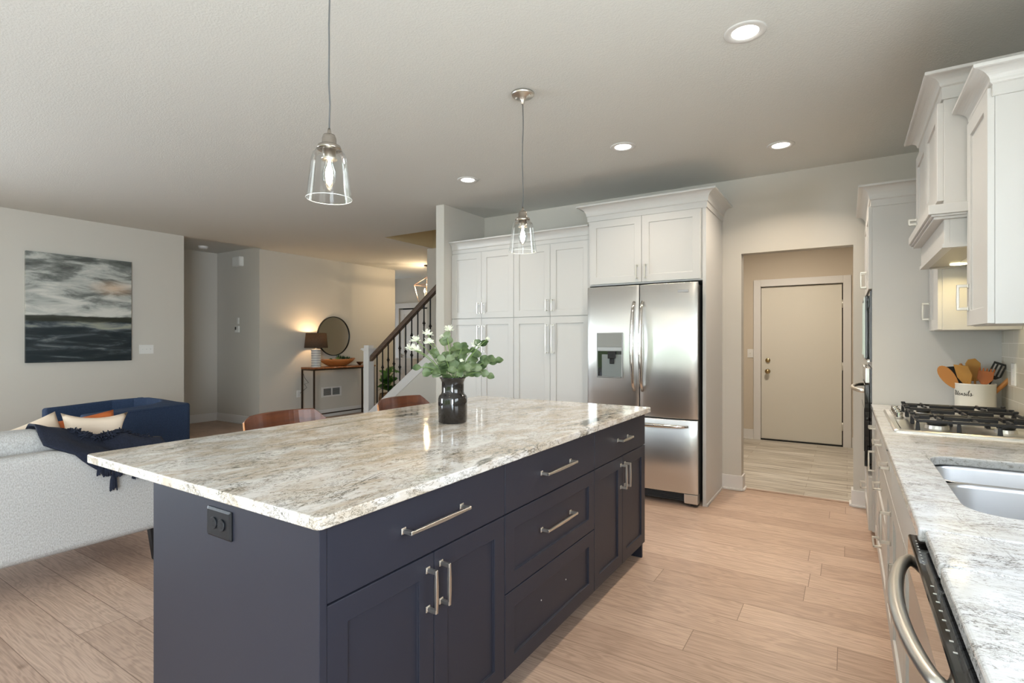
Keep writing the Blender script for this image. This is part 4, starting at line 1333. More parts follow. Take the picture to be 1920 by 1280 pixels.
fl = [(-.205, -.01, .36, 'white spiky flower at the far left of the bouquet'), (-.178, -.02, .355, 'white spiky flower beside the leftmost bloom, slightly right of it'),
      (-.185, .02, .40, 'upper left white spiky flower of the bouquet'),
      (-.125, .0, .432, 'white spiky flower high at left, in front of the balusters'), (-.115, -.02, .39, 'white spiky flower just below the high left bloom'),
      (-.02, .01, .452, 'topmost white spiky flower at the centre of the bouquet'), (-.055, .02, .42, 'small white flower left of the topmost bloom'), (.115, .0, .375, 'white spiky flower at right among the leaves'),
      (.17, .0, .408, 'small greenish white flower at the tip of the longest right stem'), (.045, -.03, .30, 'pale green-white bud low in the middle of the bouquet')]
for ax, dp_, hz_, lb in fl:
    tip = Vector((VX, VY, VZ + hz_)) + Rt * ax + Fw * dp_
    st = base + Rt * rnd.uniform(-.02, .02) - Vector((0, 0, .12))
    mid = base + Vector((0, 0, .10)) + Rt * ax * .18
    pts = bez(st, mid, tip, 10)
    r = thing('white_flower', lb, 'flower', st, 0, 'white flowers in the vase')
    MB().tube([p - st for p in pts], .0018, 6).build('stem', stem_m, r, smooth=True)
    mb = MB(); big_ = .030 if 'small' not in lb and 'bud' not in lb else .013
    c_ = tip - st
    for i in range(34):
        a = rnd.uniform(0, 2 * PI); el = rnd.uniform(-.2, 1.3)
        dv = Vector((math.cos(a) * math.cos(el), math.sin(a) * math.cos(el), math.sin(el)))
        sdv = dv.cross(Vector((.3, .5, .8))).normalized()
        L = big_ * rnd.uniform(.75, 1.1)
        e_ = c_ + dv * L
        q = dv.cross(sdv) * .001
        mb.rings([[c_ + sdv * .002 + q, c_ - sdv * .002 + q, c_ - q], [c_ + dv * L * .6 + sdv * .003 + q, c_ + dv * L * .6 - sdv * .003 + q, c_ + dv * L * .6 - q], [e_ + sdv * .0005 + q, e_ - sdv * .0005 + q, e_ - q]])
    mb.build('blossom', petal_m, r)

# ------------------------------------------------------------------ counter stools
def stool(label, x, y):
    r = thing('counter_stool', label, 'stool', (x, y, 0), 0, 'counter stools on the far side of the island')
    # seat opens toward +x ; backrest curved wood band at -x
    rs = []
    n_ = 18
    def bp_(u, z): # u -1..1 across y
        return Vector((-.20 + .075 * u * u + (z - .8) * -.18, .235 * u, z))
    mbf = MB()
    th = .012
    top = lambda u: .945 - .055 * max(0, abs(u) - .80) / .20 * (1 if u > 0 else .35) - .004 * u * u
    bot = lambda u: .80 + .03 * abs(u) ** 3
    for i in range(n_ + 1):
        u = -1 + 2 * i / n_
        if u > .99: u = .995
        a, b_ = bp_(u, bot(u)), bp_(u, top(u))
        mbf_ring = [a, b_, b_ + Vector((-th, 0, 0)), a + Vector((-th, 0, 0))]
        rs.append(mbf_ring)
    mbf.rings(rs).build('backrest', walnut, r, bevel=.004, bseg=2)
    a, b_ = bp_(-1, bot(-1)), bp_(-1, top(-1))
    MB().rings([[a + Vector((.0005, -.001, .003)), b_ + Vector((.0005, -.001, -.003)), b_ + Vector((-th, -.001, -.003)), a + Vector((-th, -.001, .003))],
                [a + Vector((.0005, -.0035, .003)), b_ + Vector((.0005, -.0035, -.003)), b_ + Vector((-th, -.0035, -.003)), a + Vector((-th, -.0035, .003))]]).build('backrest_edge', walnut_edge, r)
    MB().rings([[(px, py, .645) for px, py in rrect(-.19, .20, -.20, .20, .06, 5)], [(px, py, .665) for px, py in rrect(-.19, .20, -.20, .20, .06, 5)]]).build('seat', walnut, r, bevel=.004)
    for sx_ in (-1, 1):
        for sy_ in (-1, 1):
            MB().tube([(sx_ * .15, sy_ * .16, .645), (sx_ * .20, sy_ * .21, .0)], [.013, .010], 10).build('leg', black_m, r, smooth=True)
    for sy_ in (-1, 1):
        MB().tube([(-.15, sy_ * .13, .64), (-.205, sy_ * .14, .74), (-.215, sy_ * .14, .86)], .009, 8).build('back_support', black_m, r, smooth=True)
    mb = MB()
    mb.tube([(.188, -.198, .2), (.188, .198, .2)], .008, 8); mb.tube([(-.188, -.198, .2), (-.188, .198, .2)], .008, 8)
    mb.tube([(-.188, -.198, .2), (.188, -.198, .2)], .008, 8); mb.tube([(-.188, .198, .2), (.188, .198, .2)], .008, 8)
    mb.build('footrest', black_m, r, smooth=True)
    return r


stool('counter stool with curved walnut backrest, nearer the sofa end of the island', -2.30, 1.69)
stool('counter stool with curved walnut backrest, just left of the black vase', -2.30, 2.55)

# ------------------------------------------------------------------ living room: sofa, throw, pillows, armchair
so = thing('sofa', 'oatmeal tweed sofa seen from behind, left of the island', 'sofa', (-3.48, 0, 0))


def sofa_top(y):
    k = min(max((y - 1.05) / .42, 0), 1); k = k * k * (3 - 2 * k)
    return .735 - .13 * k


ys = [-1.0 + 2.72 * i / 40 for i in range(41)]
poly = [(y, sofa_top(y)) for y in ys]
# rounded far end
poly[-1] = (1.72, poly[-1][1] - .05)
poly = [(-1.0, .19)] + poly + [(1.72, .19)]
MB().rings([[(0, y, z) for y, z in poly], [(-.13, y, z) for y, z in poly]]).build('back', sofa_m, so, bevel=.045, bseg=5)
MB().box(-.96, -.131, -1.0, 1.72, .19, .34).build('base', sofa_m, so, bevel=.02, bseg=3)
for y0, y1 in ((-.98, .10), (.11, 1.54)):
    MB().box(-.94, -.28, y0, y1, .341, .47).build('seat_cushion', sofa_m, so, bevel=.04, bseg=4)


def cush_top(y, y1):
    k = min(max((y - (y1 - .33)) / .33, 0), 1)
    return .838 - .17 * (k ** 1.7)


for y0, y1 in ((-.98, .10), (.11, 1.32)):
    ys = [y0 + (y1 - y0) * i / 20 for i in range(21)]
    pl = [(y0, .472)] + [(y, cush_top(y, y1) if y1 > 1 else .838) for y in ys] + [(y1, .472)]
    MB().rings([[(-.15, y, z) for y, z in pl], [(-.33, y, z) for y, z in pl]]).build('back_cushion', sofa_m, so, bevel=.06, bseg=6)
for y0, y1 in ((1.56, 1.72), (-1.16, -1.0)):
    MB().box(-.96, -.132, y0, y1, .341, .60).build('arm', sofa_m, so, bevel=.05, bseg=4)
for x_, y_ in ((-.05, 1.525), (-.90, 1.55), (-.05, -.85), (-.90, -.85)):
    MB().rings([[(x_ - .024, y_ - .022, .19), (x_ + .024, y_ - .022, .19), (x_ + .024, y_ + .024, .19), (x_ - .024, y_ + .024, .19)],
                [(x_ - .012, y_ - .0, .0), (x_ + .012, y_ - .0, .0), (x_ + .012, y_ + .022, .0), (x_ - .012, y_ + .022, .0)]]).build('leg', black_m, so)


def pillow(name, label, center, size, rx, ry, rz, m, group=None, piping=None, thick=.14, dip=.07):
    n_ = 14; mb = MB(); bm = mb.bm
    grid = {}
    for s_ in (1, -1):
        for i in range(n_ + 1):
            for j in range(n_ + 1):
                if s_ == -1 and (i in (0, n_) or j in (0, n_)): grid[(s_, i, j)] = grid[(1, i, j)]; continue
                u, v = 2 * i / n_ - 1, 2 * j / n_ - 1
                pinch = .93 + .07 * (abs(u) ** 4 * abs(v) ** 4) ** .5
                h_ = thick / 2 * ((1 - u ** 4) * (1 - v ** 4)) ** .5
                px = u * size / 2 * (1 - dip * (1 - v * v) * abs(u) ** 3)
                py = v * size / 2 * (1 - dip * (1 - u * u) * abs(v) ** 3)
                grid[(s_, i, j)] = bm.verts.new((px, s_ * h_, py))
    for s_ in (1, -1):
        for i in range(n_):
            for j in range(n_):
                bm.faces.new((grid[(s_, i, j)], grid[(s_, i + 1, j)], grid[(s_, i + 1, j + 1)], grid[(s_, i, j + 1)]))
    r = thing(name, label, 'pillow', center, 0, group)
    r.rotation_euler = (rx, ry, rz)
    mb.build('cover', m, r, smooth=True)
    return r


# pillows stand on the seat in front of the back cushions (toward -X)
p_a = pillow('throw_pillow', 'cream linen pillow slanting up at the left end of the sofa', (-4.02, 1.10, .660), .36, 0, R(-20), R(90), cream_pillow)
p_b = pillow('throw_pillow', 'small cream linen pillow between the slanted pillow and the armchair', (-3.92, 1.365, .700), .345, R(-4), R(5), R(88), cream_pillow, thick=.10, dip=.20)
p_c = pillow('throw_pillow', 'rust leather pillow showing behind the small cream pillow', (-4.05, 1.375, .672), .345, R(-4), R(-7), R(92), orange_m, thick=.07, dip=.05)

# throw blanket
mb = MB(); bm = mb.bm
NU, NV = 26, 34
import mathutils
def throw_pt(u, v, lift=0.):
    # v along Y 1.03..1.64 ; u across: 0 seat side bottom .. 1 outer face bottom
    y = 1.02 + .62 * v
    zc = max(cush_top(min(y, 1.32), 1.32), .655) if y < 1.32 else .665 + .0 * (y - 1.32)
    ridge = .075 * math.exp(-((v - .60) / .24) ** 2)
    prof = [(-.46, .50), (-.36, zc - .04), (-.30, zc + .012 + ridge), (-.20, zc + .012 + ridge * .9), (-.135, zc * .45 + sofa_top(y) * .55 + .012), (-.06, sofa_top(y) + .014), (.012, sofa_top(y) - .03), (.016, sofa_top(y) - .09 - .03 * math.sin(v * 9))]
    t_ = u * (len(prof) - 1); i = min(int(t_), len(prof) - 2); f = t_ - i
    x = prof[i][0] * (1 - f) + prof[i + 1][0] * f; z = prof[i][1] * (1 - f) + prof[i + 1][1] * f
    nz = mathutils.noise.noise(Vector((x * 7, y * 9, z * 4)))
    k2 = min(1, max(0, (v - .0) * 5))
    x += .0; z += (.016 * nz + .012) * (1 if u < .86 else .2)
    if u > .85: x += .006 + .008 * max(0, math.sin(v * 22))
    # draws in at the outer face
    return Vector((-3.48 + x, y, z + lift))


vs_ = [[bm.verts.new(throw_pt(i / NU, (.0 if i < NU * .72 else .0) + j / NV * 1.0 if i < NU * .7 else (.36 + .62 * j / NV) * ((i / NU - .7) / .3) + (j / NV) * (1 - (i / NU - .7) / .3))) for j in range(NV + 1)] for i in range(NU + 1)]
for i in range(NU):
    for j in range(NV):
        bm.faces.new((vs_[i][j], vs_[i + 1][j], vs_[i + 1][j + 1], vs_[i][j + 1]))
edge_pts = [v.co.copy() for v in vs_[NU]]
side_pts = [vs_[i][NV].co.copy() for i in range(4, NU - 4)]
th_o = thing('throw_blanket', 'dark navy fringed throw blanket draped over the sofa corner', 'blanket', (-3.6, 1.3, .7))
o = mb.build('cloth', throw_m, th_o, smooth=True, solid=.010)
for v in o.data.vertices: v.co -= Vector((-3.6, 1.3, .7))
mb = MB()
rn = random.Random(5)
for v in o.data.vertices[:0]: pass
mb2 = MB()
# fluffy bunched roll of fringe on top
for k in range(620):
    t_ = rn.random()
    y = 1.17 + .40 * t_; x = -3.70 + .05 * math.sin(t_ * 6.1) + rn.uniform(-.035, .035)
    z = throw_pt(.36, (y - 1.02) / .62).z + rn.uniform(-.006, .012)
    p = Vector((x, y, z)) - Vector((-3.6, 1.3, .7))
    d_ = Vector((rn.uniform(-1, 1), rn.uniform(-1, 1), rn.uniform(-.2, .7))).normalized() * rn.uniform(.015, .035)
    mb2.tube([p, p + d_ * .6, p + d_ + Vector((0, 0, -.006))], [.004, .004, .002], 5)
mb2.build('fringe_tuft', throw_m, th_o)['kind'] = 'stuff'


def tassel(p, L, r_=.012):
    mb = MB()
    mb.tube([p + Vector((0, 0, .012)), p, p - Vector((0, 0, .015))], [.006, .011, .008], 8)
    for k in range(30):
        a = rn.uniform(0, 2 * PI); q = Vector((math.cos(a) * r_ * .8 + .004, math.sin(a) * r_ * 1.25, 0))
        mb.tube([p - Vector((0, 0, .010)), p + q * .8 - Vector((0, 0, L * .5)), p + q * 1.1 - Vector((0, 0, L * rn.uniform(.85, 1.05)))], [.004, .0045, .003], 5)
    mb.build('tassel', throw_m, th_o)


for y_, z0_, L in ((1.232, .640, .06), (1.262, .635, .07), (1.292, .60, .115), (1.318, .625, .07), (1.40, .60, .075), (1.432, .60, .07)):
    tassel(Vector((-3.448, y_, z0_)) - Vector((-3.6, 1.3, .7)), L)
mb = MB(); rs_ = [];
pts = [Vector((-3.446, 1.215 + .125 * i / 8, .662 - .012 * math.sin(i * .9))) - Vector((-3.6, 1.3, .7)) for i in range(9)]
mb.tube(pts, .018, 8)
pts = [Vector((-3.446, 1.38 + .08 * i / 5, .625)) - Vector((-3.6, 1.3, .7)) for i in range(6)]
mb.tube(pts, .016, 8)
mb.build('hem', throw_m, th_o, smooth=True)

# blue tub armchair
ac = thing('armchair', 'navy blue upholstered tub armchair beyond the sofa against the left wall', 'armchair', (-5.77, 2.2, 0))
X0, X1, Y0, Y1 = -.49, .49, -.42, .41
outer = rrect(X0, X1, Y0, Y1, .06, 5)
# U shaped shell: polygon ring (outer then inner), open at front (-y)
def shell_poly(t_):
    o_ = [(X0, Y0), (X0, Y1 - .07)] + [(X0 + .07 - .07 * math.cos(R(a)), Y1 - .07 + .07 * math.sin(R(a))) for a in (20, 45, 70, 90)]
    o_ += [(X1 - .03 + .03 * math.sin(R(a)), Y1 - .03 + .03 * math.cos(R(a))) for a in (0, 30, 60, 90)] + [(X1, Y0)]
    i_ = [(X1 - t_, Y0), (X1 - t_ - .02, Y1 - t_ - .18), (X1 - t_ - .12, Y1 - t_ - .04), (X1 - t_ - .25, Y1 - t_), (X0 + t_ + .25, Y1 - t_), (X0 + t_ + .1, Y1 - t_ - .05), (X0 + t_, Y1 - t_ - .2), (X0 + t_, Y0)]
    return o_ + i_


sp_ = shell_poly(.12)
def ztop_(x, y): return .725 + .025 * math.sin(PI * min(1, max(0, (x - X0) / (X1 - X0)))) - .03 * min(1, max(0, (Y1 - .25 - y) / .5))
MB().rings([[(x, y, .13) for x, y in sp_], [(x, y, ztop_(x, y)) for x, y in sp_]]).build('shell', blue_m, ac, bevel=.022, bseg=3)
MB().box(X0 + .12, X1 - .12, Y0, Y1 - .12, .13, .30).build('seat_base', blue_m, ac, bevel=.01)
MB().box(X0 + .125, X1 - .125, Y0 - .02, Y1 - .14, .302, .45).build('seat_cushion', blue_m, ac, bevel=.04, bseg=4)
pts = [(X1 + .001, Y0 + .01, ztop_(X1, Y0) - .012), (X1 + .001, Y1 - .04, ztop_(X1, Y1) - .012)]
MB().tube(pts, .004, 6).build('piping', blue_m, ac)
for sx_ in (-1, 1):
    for sy_ in (-1, 1):
        MB().lathe([(.02, 0), (.026, .13)], 12, sx_ * .42, sy_ * .34).build('leg', black_m, ac)

# painting
r = thing('seascape_painting', 'large square abstract stormy seascape canvas on the left wall', 'painting', (LX + .003, 2.02, 1.075))
MB().box(.0, .038, 0, 1.008, 0, 1.228).build('canvas', paint_m, r, bevel=.002, bseg=1)

# ------------------------------------------------------------------ entry: console, lamp, mirror, bowls, vent, outlets
EX = -7.67
TYA, TYB = 5.50, 6.80
ct = thing('console_table', 'narrow console table with live-edge wood top and dark metal frame', 'table', (EX, TYA, 0))
tl_ = TYB - TYA
mb = MB(); rs = []
for i in range(25):
    y = tl_ * i / 24
    e_ = .385 + .012 * math.sin(i * 1.1) + .008 * math.sin(i * 2.7)
    rs.append([(.05, y, .855), (e_, y, .857), (e_ + .006, y, .872), (e_ - .004, y, .885), (.05, y, .885)])
mb.rings(rs).build('tabletop', table_wood, ct)
q = .011
for x_ in (.055, .36):
    for y_ in (.0, tl_ - .022):
        MB().box(x_, x_ + 2 * q, y_, y_ + 2 * q, 0, .855).build('leg', dark_bronze, ct)
mb = MB()
for y_ in (.0, tl_ - .022): mb.box(.077, .36, y_ + .003, y_ + .019, .835, .853).box(.077, .36, y_ + .003, y_ + .019, .06, .078)
mb.box(.058, .074, .022, tl_ - .022, .835, .853).box(.363, .379, .022, tl_ - .022, .835, .853).box(.058, .074, .022, tl_ - .022, .06, .078)
mb.build('frame_rails', dark_bronze, ct)
# lamp
lx, ly = -7.45, 5.665
lp = thing('table_lamp', 'lit table lamp with dark linen shade and white ribbed base on the console', 'lamp', (lx, ly, .886))
prof = [(.06, 0)]
mb = MB().lathe([(.074, 0), (.076, .004), (.076, .29), (.07, .30), (.01, .302)], 32); mb.build('base', lamp_cer, lp, smooth=False)
for k in range(7):
    MB().lathe([(.0765, .022 + .04 * k), (.0785, .026 + .04 * k), (.0785, .034 + .04 * k), (.0765, .038 + .04 * k)], 32, cap0=False, cap1=False).build('glaze_band', lamp_cer2, lp)
MB().lathe([(.008, .30), (.008, .42)], 12).build('neck', chrome, lp)
sh = MB().lathe([(.185, .318), (.160, .565)], 48, cap0=False, cap1=False).build('lamp_shade', shade_m, lp, smooth=True, solid=.003)
MB().lathe([(.012, .40), (.024, .44), (.026, .465), (.012, .49), (.001, .495)], 16).build('bulb', mat('warm_bulb', (1, .8, .5), .4, emit=(1, .62, .30), es=12), lp, smooth=True)
l_ = bpy.data.lights.new('table_lamp_light', 'POINT'); l_.energy = 10; l_.color = (1, .66, .36); l_.shadow_soft_size = .04
lo = bpy.data.objects.new('table_lamp_light', l_); lo.location = (lx, ly, .886 + .455); C.objects.link(lo)
# the bulb mesh must not swallow its own light
for ob in bpy.data.objects:
    pass
lo.location.z = .886 + .515
# mirror
mi = thing('round_mirror', 'round wall mirror with thin black frame above the console table', 'mirror', (EX, 6.19, 1.405), 0)
MB().lathe([(.0, .016), (.335, .016)], 64, cap0=False, cap1=False).xf(Matrix.Rotation(R(90), 4, 'Y')).build('glass', mirror_m, mi)
MB().lathe([(.333, .0), (.346, .0), (.346, .028), (.333, .028), (.333, .0)], 64, cap0=False, cap1=False).xf(Matrix.Rotation(R(90), 4, 'Y')).build('frame', black_m, mi, smooth=False)
# dough bowl
bw_ = thing('dough_bowl', 'long carved wooden dough bowl holding succulents on the console', 'bowl', (-7.46, 6.11, .886))
mb = MB(); rs = []
for zz, sx_, sy_ in ((0, .045, .17), (.03, .075, .24), (.075, .10, .32), (.118, .115, .375), (.120, .108, .362), (.08, .088, .29), (.035, .06, .20), (.02, .03, .12)):
    rs.append([(sx_ * math.cos(2 * PI * i / 40), sy_ * math.sin(2 * PI * i / 40) * (1 if abs(math.sin(2 * PI * i / 40)) < .9 else 1.02), zz + (.012 * abs(math.sin(2 * PI * i / 40)) ** 6 if zz > .1 else 0)) for i in range(40)])
mb.rings(rs, True, True, True).build('bowl', bowl_wood, bw_, smooth=True)
rn = random.Random(3)
for si, (dy, dz, sc_, kind, lb) in enumerate(((-.15, .03, .75, 0, 'small dark succulent at the left end of the dough bowl'), (-.04, .04, 1.0, 1, 'pale green rosette succulent at the front of the dough bowl'),
                                        (.02, .075, 1.25, 0, 'tallest dark green succulent in the middle of the dough bowl'), (.12, .06, 1.1, 0, 'dark green succulent right of middle in the dough bowl'), (.22, .04, 1.1, 0, 'spiky succulent at the right end of the dough bowl'))):
    mb = MB()
    for k in range(46):
        a = rn.uniform(0, 2 * PI); el = rn.uniform(.05, 1.45)
        dv = Vector((math.cos(a) * math.cos(el) * .7, math.sin(a) * math.cos(el), math.sin(el)))
        leaf(mb, dv * .01, dv.cross(Vector((math.sin(a), -math.cos(a), .1))), dv, .075 * sc_ * rn.uniform(.6, 1), .016)
    o = mb.build('succulent', mat('pale_succulent', (.20, .30, .10), .5) if kind else dark_leaf, loc=(-7.45 if kind == 0 else -7.41, 6.11 + dy, .946 + dz * .6))
    tag(o, lb, 'plant', 'succulents in the dough bowl')
o = MB().lathe([(.02, 0), (.022, .012), (.045, .028), (.062, .055), (.066, .062), (.060, .060), (.042, .032), (.0, .022)], 28, cap1=False).build('silver_bowl', tub_silver, smooth=True, loc=(-7.42, 6.57, .8865))
tag(o, 'small tarnished silver footed bowl right of the dough bowl', 'bowl')
# return vent
vt = thing('air_vent', 'white return air vent grille low on the wall under the console', 'vent', (EX, 6.15, .43), R(90))
mb = MB().box(-.21, .21, -.012, 0, -.085, -.06).box(-.21, .21, -.012, 0, .06, .085).box(-.21, -.175, -.012, 0, -.06, .06).box(.175, .21, -.012, 0, -.06, .06).box(-.012, .012, -.012, 0, -.06, .06)
mb.build('frame', trim_m, vt)
mb = MB()
for k in range(9):
    z = -.055 + k * .0135
    mb.prism([(-.003, z), (-.010, z - .006), (-.010, z - .004), (-.003, z + .002)], .35, 'x', -.175)
mb.build('louvers', mat('vent_grey', (.30, .30, .29), .5), vt)
MB().box(-.175, .175, -.002, 0, -.06, .06).build('backing', black_m, vt)
outlet('power_outlet', 'white outlet on the entry wall left of the console table', (EX, 5.49, .445), R(90), False, plastic_w, .075, .115)
# lamp cord
pts = [(-7.62, 5.53, .80), (-7.63, 5.58, .70), (-7.60, 5.63, .62), (-7.63, 5.57, .60), (-7.63, 5.62, .54), (-7.64, 5.56, .50), (-7.645, 5.50, .455)]
o = MB().tube(pts, .0035, 6).build('lamp_cord', cord_m, smooth=True); tag(o, 'thin dangling lamp cord plugged into the outlet beside the console', 'cord')

# recess wall fittings
r = thing('door_chime', 'white door chime box high on the wall of the recess', 'chime', (-8.22, 4.80, 2.585))
MB().rings([[(x, 0, z) for x, z in rrect(-.12, .12, -.08, .08, .02, 3)], [(x, -.05, z) for x, z in rrect(-.115, .115, -.078, .078, .02, 3)], [(x, -.06, z) for x, z in rrect(-.09, .09, -.07, .07, .02, 3)]]).build('cover', plastic_w, r)
MB().box(-.1, .1, -.052, -.048, -.081, -.076).build('lower_lip', plastic_w, r)
r = thing('thermostat', 'small white thermostat with dark screen on the recess wall', 'thermostat', (-8.26, 4.80, 1.51))
MB().box(-.055, .055, -.022, 0, -.055, .05).build('case', plastic_w, r, bevel=.004)
MB().box(-.045, -.01, -.0235, -.022, -.01, .035).build('screen', black_m, r)
o = MB().box(-.022, .022, -.015, 0, -.05, .05).build('humidity_sensor', plastic_w, loc=(-8.24, 4.80, 1.64), bevel=.004)
tag(o, 'narrow white wall sensor mounted directly above the thermostat', 'sensor')
r = thing('smoke_detector', 'round white smoke detector on the ceiling of the recess', 'smoke detector', (-8.38, 4.32, 2.775))
MB().lathe([(.065, 0), (.065, -.02), (.055, -.035), (.02, -.04), (.001, -.04)], 32, cap0=False, cap1=False).build('cover', plastic_w, r, smooth=True)
MB().lathe([(.072, 0), (.072, -.006), (.06, -.008)], 32).build('base_ring', plastic_w, r)

# ------------------------------------------------------------------ staircase
SY = 5.25
sl = .750
def rail_z(x): return 1.108 + sl * 1.03 * (x + 5.70)
def cap_z(x): return .312 + sl * (x + 5.717)
st_ = thing('staircase', 'carpetless staircase with dark treads rising right behind the knee wall', 'staircase', (-5.62, 5.30, 0))
for i in range(8):
    x = i * .255; z = (i + 1) * .19
    MB().box(x - .02, x + .255, 0, .895, z - .03, z).build('tread', rail_m, st_, bevel=.006)
    MB().box(x, x + .018, 0, .895, z - .19 + (0 if i else .0), z - .03).build('riser', trim_m, st_)
# knee wall
o = struct(MB().prism([(-5.69, 0), (-3.66, 0), (-3.66, cap_z(-3.66) - .15), (-5.69, cap_z(-5.69) - .15)], .10, 'y', 5.195).build('wall_stair_knee', wall_m))
o = struct(MB().prism([(-5.69, max(0, cap_z(-5.69) - .16)), (-3.66, cap_z(-3.66) - .16), (-3.66, cap_z(-3.66) - .012), (-5.69, cap_z(-5.69) - .012)], .12, 'y', 5.185).build('trim_4', trim_m, bevel=.004, bseg=1))
hr = thing('stair_railing', 'stair railing with dark wood handrail and black iron balusters', 'railing', (-5.70, SY, 0))
def seg(x0, x1, f, hh, wy, m, name):
    mb = MB(); rs = []
    for x in (x0, x1):
        z = f(x)
        rs.append([(x + 5.70, -wy / 2, z - hh), (x + 5.70, wy / 2, z - hh), (x + 5.70, wy / 2 * 1.0, z - hh * .35), (x + 5.70, wy * .35, z), (x + 5.70, -wy * .35, z), (x + 5.70, -wy / 2, z - hh * .35)])
    mb.rings(rs); return mb.build(name, m, hr, bevel=.004)


seg(-5.695, -3.66, rail_z, .085, .065, rail_m, 'handrail')
seg(-5.69, -3.66, lambda x: cap_z(x) + .012, .024, .085, rail_m, 'base_rail')
kn_z = {1: [.95], 2: [1.055], 3: [1.005], 4: [1.218, .963], 5: [1.172], 6: [1.391, 1.129], 8: [1.551, 1.304], 9: [1.51]}
for i in range(12):
    x = -5.578 + .1092 * i
    bl = MB().box(x + 5.70 - .0065, x + 5.70 + .0065, -.0065, .0065, cap_z(x) + .005, rail_z(x) - .06).build('baluster', black_m, hr)
    for z in kn_z.get(i, []):
        MB().lathe([(.008, z - .034), (.015, z - .024), (.010, z - .018), (.024, z), (.010, z + .018), (.015, z + .024), (.008, z + .034)], 12, x + 5.70, 0).build('knuckle', black_m, bl)
nw = thing('newel_post', 'square white newel post at the foot of the stairs', 'newel post', (-5.745, SY, 0))
h_ = .052
MB().box(-h_, h_, -h_, h_, 0, 1.19).build('post', trim_m, nw, bevel=.003)
MB().box(-h_ - .012, h_ + .012, -h_ - .012, h_ + .012, 1.178, 1.192).box(-h_ - .03, h_ + .03, -h_ - .03, h_ + .03, 1.192, 1.207).box(-h_ - .022, h_ + .022, -h_ - .022, h_ + .022, 1.207, 1.216).box(-h_ + .004, h_ - .004, -h_ + .004, h_ - .004, 1.216, 1.256).build('cap', trim_m, nw, bevel=.002, bseg=1)
MB().box(-h_ - .012, h_ + .012, -h_ - .012, h_ + .012, 0, .14).build('plinth', trim_m, nw, bevel=.002, bseg=1)

# fiddle-leaf plant in basket
pb = thing('woven_basket', 'woven wicker basket planter on the floor behind the railing', 'basket', (-7.25, 7.12, 0))
mb = MB(); rs = []
MB().lathe([(.13, 0), (.17, .10), (.185, .22), (.17, .34), (.16, .345), (.15, .33), (.0, .30)], 28, cap1=False).build('body', wicker_m, pb, smooth=True)
mb = MB()
for k in range(28):
    a = 2 * PI * k / 28
    for s_ in (-1, 1):
        mb.tube([((.135 + .05 * math.sin(t_ * PI * .8)) * math.cos(a + s_ * t_ * .9), (.135 + .05 * math.sin(t_ * PI * .8)) * math.sin(a + s_ * t_ * .9), .34 * t_) for t_ in (0, .25, .5, .75, 1)], .005, 5)
mb.build('weave', wicker_m, pb)
pl_ = thing('fiddle_leaf_plant', 'broad-leaved green plant growing out of the wicker basket', 'plant', (-7.25, 7.12, .31))
MB().tube([(0, 0, 0), (.02, -.01, .25), (-.01, .0, .55)], .012, 8).build('stem', stem_m, pl_)
mb = MB(); rn = random.Random(9)
for k in range(34):
    a = rn.uniform(0, 2 * PI); z = rn.uniform(.05, .55)
    dv = Vector((math.cos(a), math.sin(a), rn.uniform(-.1, .9)))
    leaf(mb, Vector((math.cos(a) * .02, math.sin(a) * .02, z)), Vector((-math.cos(a) * .3, -math.sin(a) * .3, 1)) + Vector((rn.uniform(-.6, .8), rn.uniform(-.8, .2), 0)), dv, rn.uniform(.16, .24), rn.uniform(.09, .13))
mb.build('leaves', fig_leaf, pl_, smooth=True)

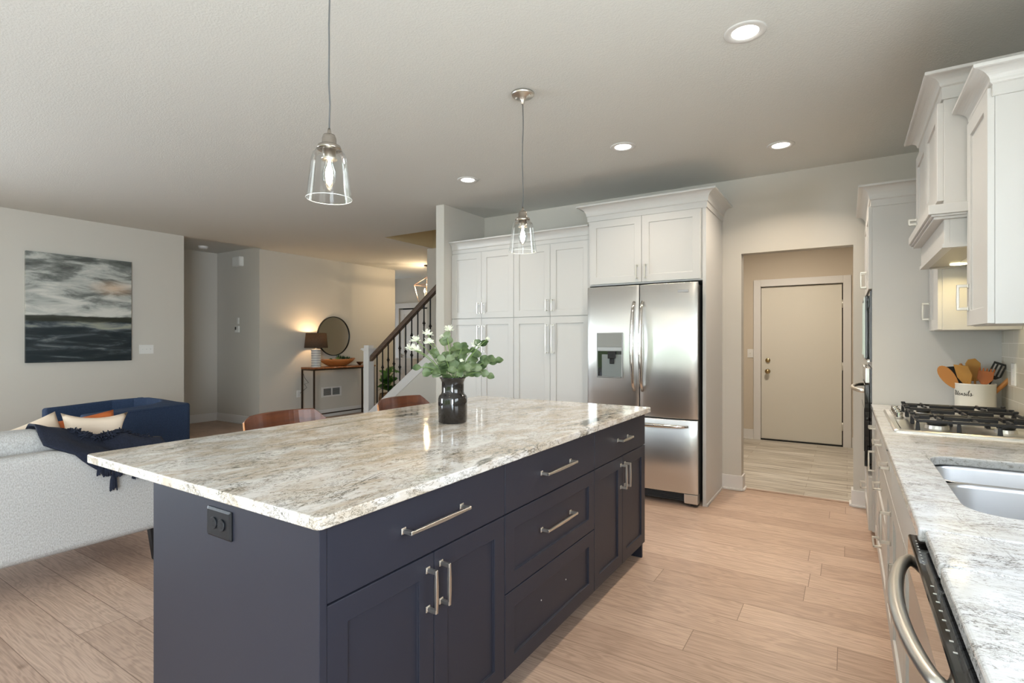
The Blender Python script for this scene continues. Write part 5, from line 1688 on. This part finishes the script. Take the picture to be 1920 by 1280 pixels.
# lantern pendant in the foyer
ln = thing('lantern_pendant', 'open frame lantern pendant hanging in the foyer beyond the stairs', 'pendant light', (-6.64, 7.5, 0))
MB().lathe([(.06, H - .001), (.06, H - .02), (.01, H - .03)], 24).build('canopy', dark_bronze, ln)
MB().tube([(0, 0, H - .03), (0, 0, 2.52)], .005, 8).build('rod', dark_bronze, ln)
mb = MB()
a_, b2 = .17, .115
tp = [(s1 * a_, s2 * a_, 2.36) for s1, s2 in ((-1, -1), (1, -1), (1, 1), (-1, 1))]
bt = [(s1 * b2, s2 * b2, 2.06) for s1, s2 in ((-1, -1), (1, -1), (1, 1), (-1, 1))]
for i in range(4):
    j = (i + 1) % 4
    mb.tube([tp[i], tp[j]], .007, 6); mb.tube([bt[i], bt[j]], .007, 6); mb.tube([tp[i], bt[i]], .007, 6); mb.tube([tp[i], (0, 0, 2.52)], .007, 6)
mb.build('frame', mat('rose_metal', (.62, .42, .34), .3, 1.), ln)
for q_ in range(3):
    a = 2 * PI * q_ / 3
    cn = MB().lathe([(.010, 2.12), (.010, 2.22)], 10, .05 * math.cos(a), .05 * math.sin(a)).build('candle', plastic_w, ln)
    MB().lathe([(.006, 2.22), (.016, 2.25), (.001, 2.30)], 12, .05 * math.cos(a), .05 * math.sin(a)).build('bulb', bulb_m, cn, smooth=True)
MB().tube([(0, 0, 2.52), (0, 0, 2.12)], .004, 6).build('inner_rod', dark_bronze, ln)
l_ = bpy.data.lights.new('lantern_light', 'POINT'); l_.energy = 28; l_.color = (1, .74, .45); l_.shadow_soft_size = .02
lo = bpy.data.objects.new('lantern_light', l_); lo.location = (-6.64, 7.5, 2.34); C.objects.link(lo)

# white low cabinet in the foyer in front of the far door
r = thing('foyer_chest', 'low white two-door chest glimpsed through the balusters in the foyer', 'cabinet', (-8.46, 8.36, 0))
MB().box(0, .66, .0, .36, .06, .92).build('body', trim_m, r)
MB().box(-.015, .675, -.015, .37, .92, .945).build('top', trim_m, r)
front(r, 'drawer', .004, .656, .77, .915, trim_m, 'slab')
front(r, 'door', .004, .328, .07, .765, trim_m, handle=('v', .30, .66, .12))
front(r, 'door', .332, .656, .07, .765, trim_m, handle=('v', .36, .66, .12))
MB().box(.02, .64, .03, .34, 0, .06).build('plinth', trim_m, r)

# fill light added under the hall ceiling, with no fixture
area('hall_fill', (-.6, 6.4, H - .02), (0, 0, 0), .3, .3, 32, (1, .88, .72), 170, 'DISK')
area('stairwell_fill', (-4.0, 5.7, 4.55), (0, 0, 0), .3, .3, 6, (1, .84, .62), 170, 'DISK')  # unseen light added to lift the black stairwell shaft
